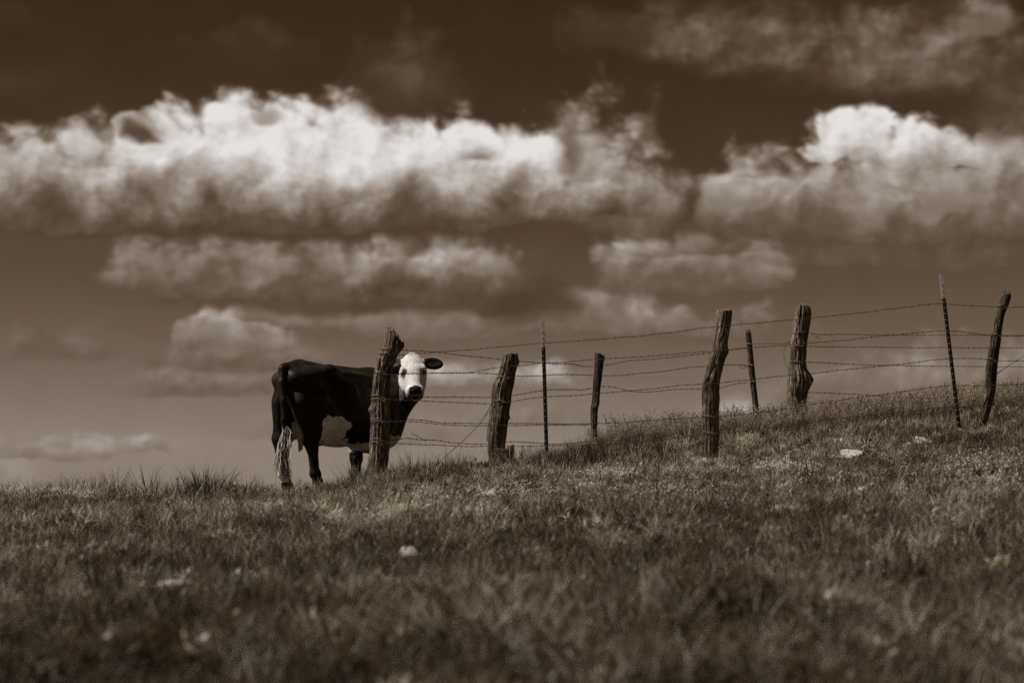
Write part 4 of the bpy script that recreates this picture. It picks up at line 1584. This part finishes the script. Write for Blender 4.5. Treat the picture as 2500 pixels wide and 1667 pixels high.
pT = [proto("tall_tuft%d" % i, tuft_tall, M['tall']) for i in range(5)] + [proto("spray_tuft%d" % i, tuft_spray, M['tall']) for i in range(3)] + [proto("stem%d" % i, stem_single, M['tall']) for i in range(4)]
pts = rnd_pts(26000, -8, 8, 6.3, 36, tall_keep)
pk = rng.choice(12, len(pts), p=np.array([7] * 5 + [3] * 3 + [4] * 4) / 60)
scl = rng.uniform(.6, 1.05, len(pts)) * np.where(pts[:, 1] < crest_y(pts[:, 0]) - 1.6, .70, 1.1)
# single stems and sprays along the open crest
ex, ek, es = [], [], []
for i in range(460):
    px = rng.uniform(-250, 1350)
    yy = rng.uniform(26.2, 28.0)
    x = (px - 1250) / FPX * yy
    ex.append((x, yy, gz(x, yy))); ek.append(8 + rng.integers(4) if rng.random() < .8 else 5 + rng.integers(3)); es.append(rng.uniform(.7, 1.45) if not 640 < px < 980 else rng.uniform(.4, .75))
for px, yy, k, s in [(865, 27.75, 5, 1.15), (880, 27.7, 6, 1.1), (850, 27.8, 7, 1.0), (905, 27.65, 5, .8), (930, 27.7, 6, .7), (640, 27.3, 5, .7), (715, 27.7, 7, .6), (800, 27.7, 5, .5), (1010, 27.9, 5, .9), (1025, 28.0, 6, .85),
                     (1040, 27.95, 7, .8), (990, 27.9, 6, .7), (540, 27.0, 6, .75), (470, 27, 5, .8), (430, 27, 7, .9), (250, 26.9, 5, .8), (225, 26.9, 6, .8), (120, 26.8, 5, .75), (40, 26.8, 7, .8), (340, 27, 6, .7),
                     (600, 27.2, 7, .7), (1130, 28.1, 7, .6), (1350, 28.6, 5, 1.0), (1370, 28.7, 0, 1.1), (1340, 28.6, 1, 1.05), (1390, 28.7, 2, 1.1), (1420, 28.8, 3, 1.1), (2000, 27, 5, .6), (1790, 27.6, 6, .6), (2290, 28.1, 5, .7)]:
    x = (px - 1250) / FPX * yy
    ex.append((x, yy, gz(x, yy))); ek.append(k); es.append(s)
for (rx, ry, rw, rf) in ROCKS:                     # grass crowding round the stones
    for i in range(int(10 + rw * 90)):
        q = rng.uniform(math.pi, 2 * math.pi)
        x = rx + math.cos(q) * rw * rng.uniform(.75, 1.25)
        yy = ry + math.sin(q) * rw * rf * rng.uniform(.9, 1.6) - .02
        ex.append((x, yy, gz(x, yy))); ek.append(rng.integers(8)); es.append(rng.uniform(.25, .42))
pts = np.concatenate([pts, np.array(ex)]); pk = np.concatenate([pk, ek]); scl = np.concatenate([scl, es])
n = len(pts)
scatter_object("tall_grass", pT, pts, pk, rng.uniform(0, 6.28, n), tilts(n, .1), scl, "taller upright grass along the crest and round the posts", "grass")

# seed heads on the crest
def seed_keep(x, y):
    px = px_at(x, y); cy = crest_y(x)
    d = np.where((px > 1440) & (y > cy - .9) & (y < cy + 2.2), .5 + .5 * vnoise(x / .4, y / .4, 51), 0) * np.clip((px - 1440) / 150, .3, 1)
    return in_view(x, y) & (rng.random(len(x)) < d)


pH = [proto("seed_head%d" % i, seed_head, M['seed']) for i in range(5)] + [proto("spike_head%d" % i, spike_head, M['tall']) for i in range(3)]
pts = rnd_pts(9500, -2, 8, 27, 36, seed_keep)
mid = rnd_pts(520, -6, 6, 9, 28, lambda x, y: in_view(x, y) & (y < crest_y(x) - .2))
nm = len(mid)
pkh = np.concatenate([rng.choice(8, len(pts), p=[.17] * 5 + [.05] * 3), rng.choice(8, nm, p=[.03] * 5 + [.85 / 3] * 3)])
sch = np.concatenate([rng.uniform(.7, 1.2, len(pts)), rng.uniform(.4, .8, nm)])
pts = np.concatenate([pts, mid])
n = len(pts)
scatter_object("seed_heads", pH, pts, pkh, rng.uniform(0, 6.28, n), tilts(n, .1), sch,
               "grass seed heads along the skyline and dotted down the slope", "seed heads")

# long dry stems standing out of the sward
pD = [proto("dry_stem%d" % i, stem_single, M['seed']) for i in range(6)]
pts = rnd_pts(6500, -8, 8, 7, 33, lambda x, y: in_view(x, y) & (vnoise(x / .9, y / .9, 91) > .45))
n = len(pts)
scatter_object("dry_stems", pD, pts, rng.integers(0, 6, n), rng.uniform(0, 6.28, n), tilts(n, .3), rng.uniform(.45, .95, n),
               "pale dry grass stems standing above the short sward", "grass")

# pale clover blossom
fp = []
for (px, py, sx, sy, cnt) in [(1900, 1158, 45, 8, 60), (1500, 1180, 45, 8, 55), (2390, 1155, 110, 14, 80), (2200, 1195, 160, 16, 40), (1250, 1222, 90, 8, 45), (1600, 1222, 130, 16, 45), (700, 1272, 50, 8, 26), (1080, 1240, 60, 8, 20)]:
    for i in range(cnt):
        v = hit(px + rng.normal(0, sx), py + rng.normal(0, sy))
        fp.append(v[:])
fp = np.array(fp)
n = len(fp)
scatter_object("clover_blossom", [proto("blossom%d" % i, flower, M['flower']) for i in range(4)], fp, rng.integers(0, 4, n), rng.uniform(0, 6.28, n), tilts(n, .15), rng.uniform(.7, 1.1, n),
               "small pale blossoms scattered in patches through the grass", "wildflowers")
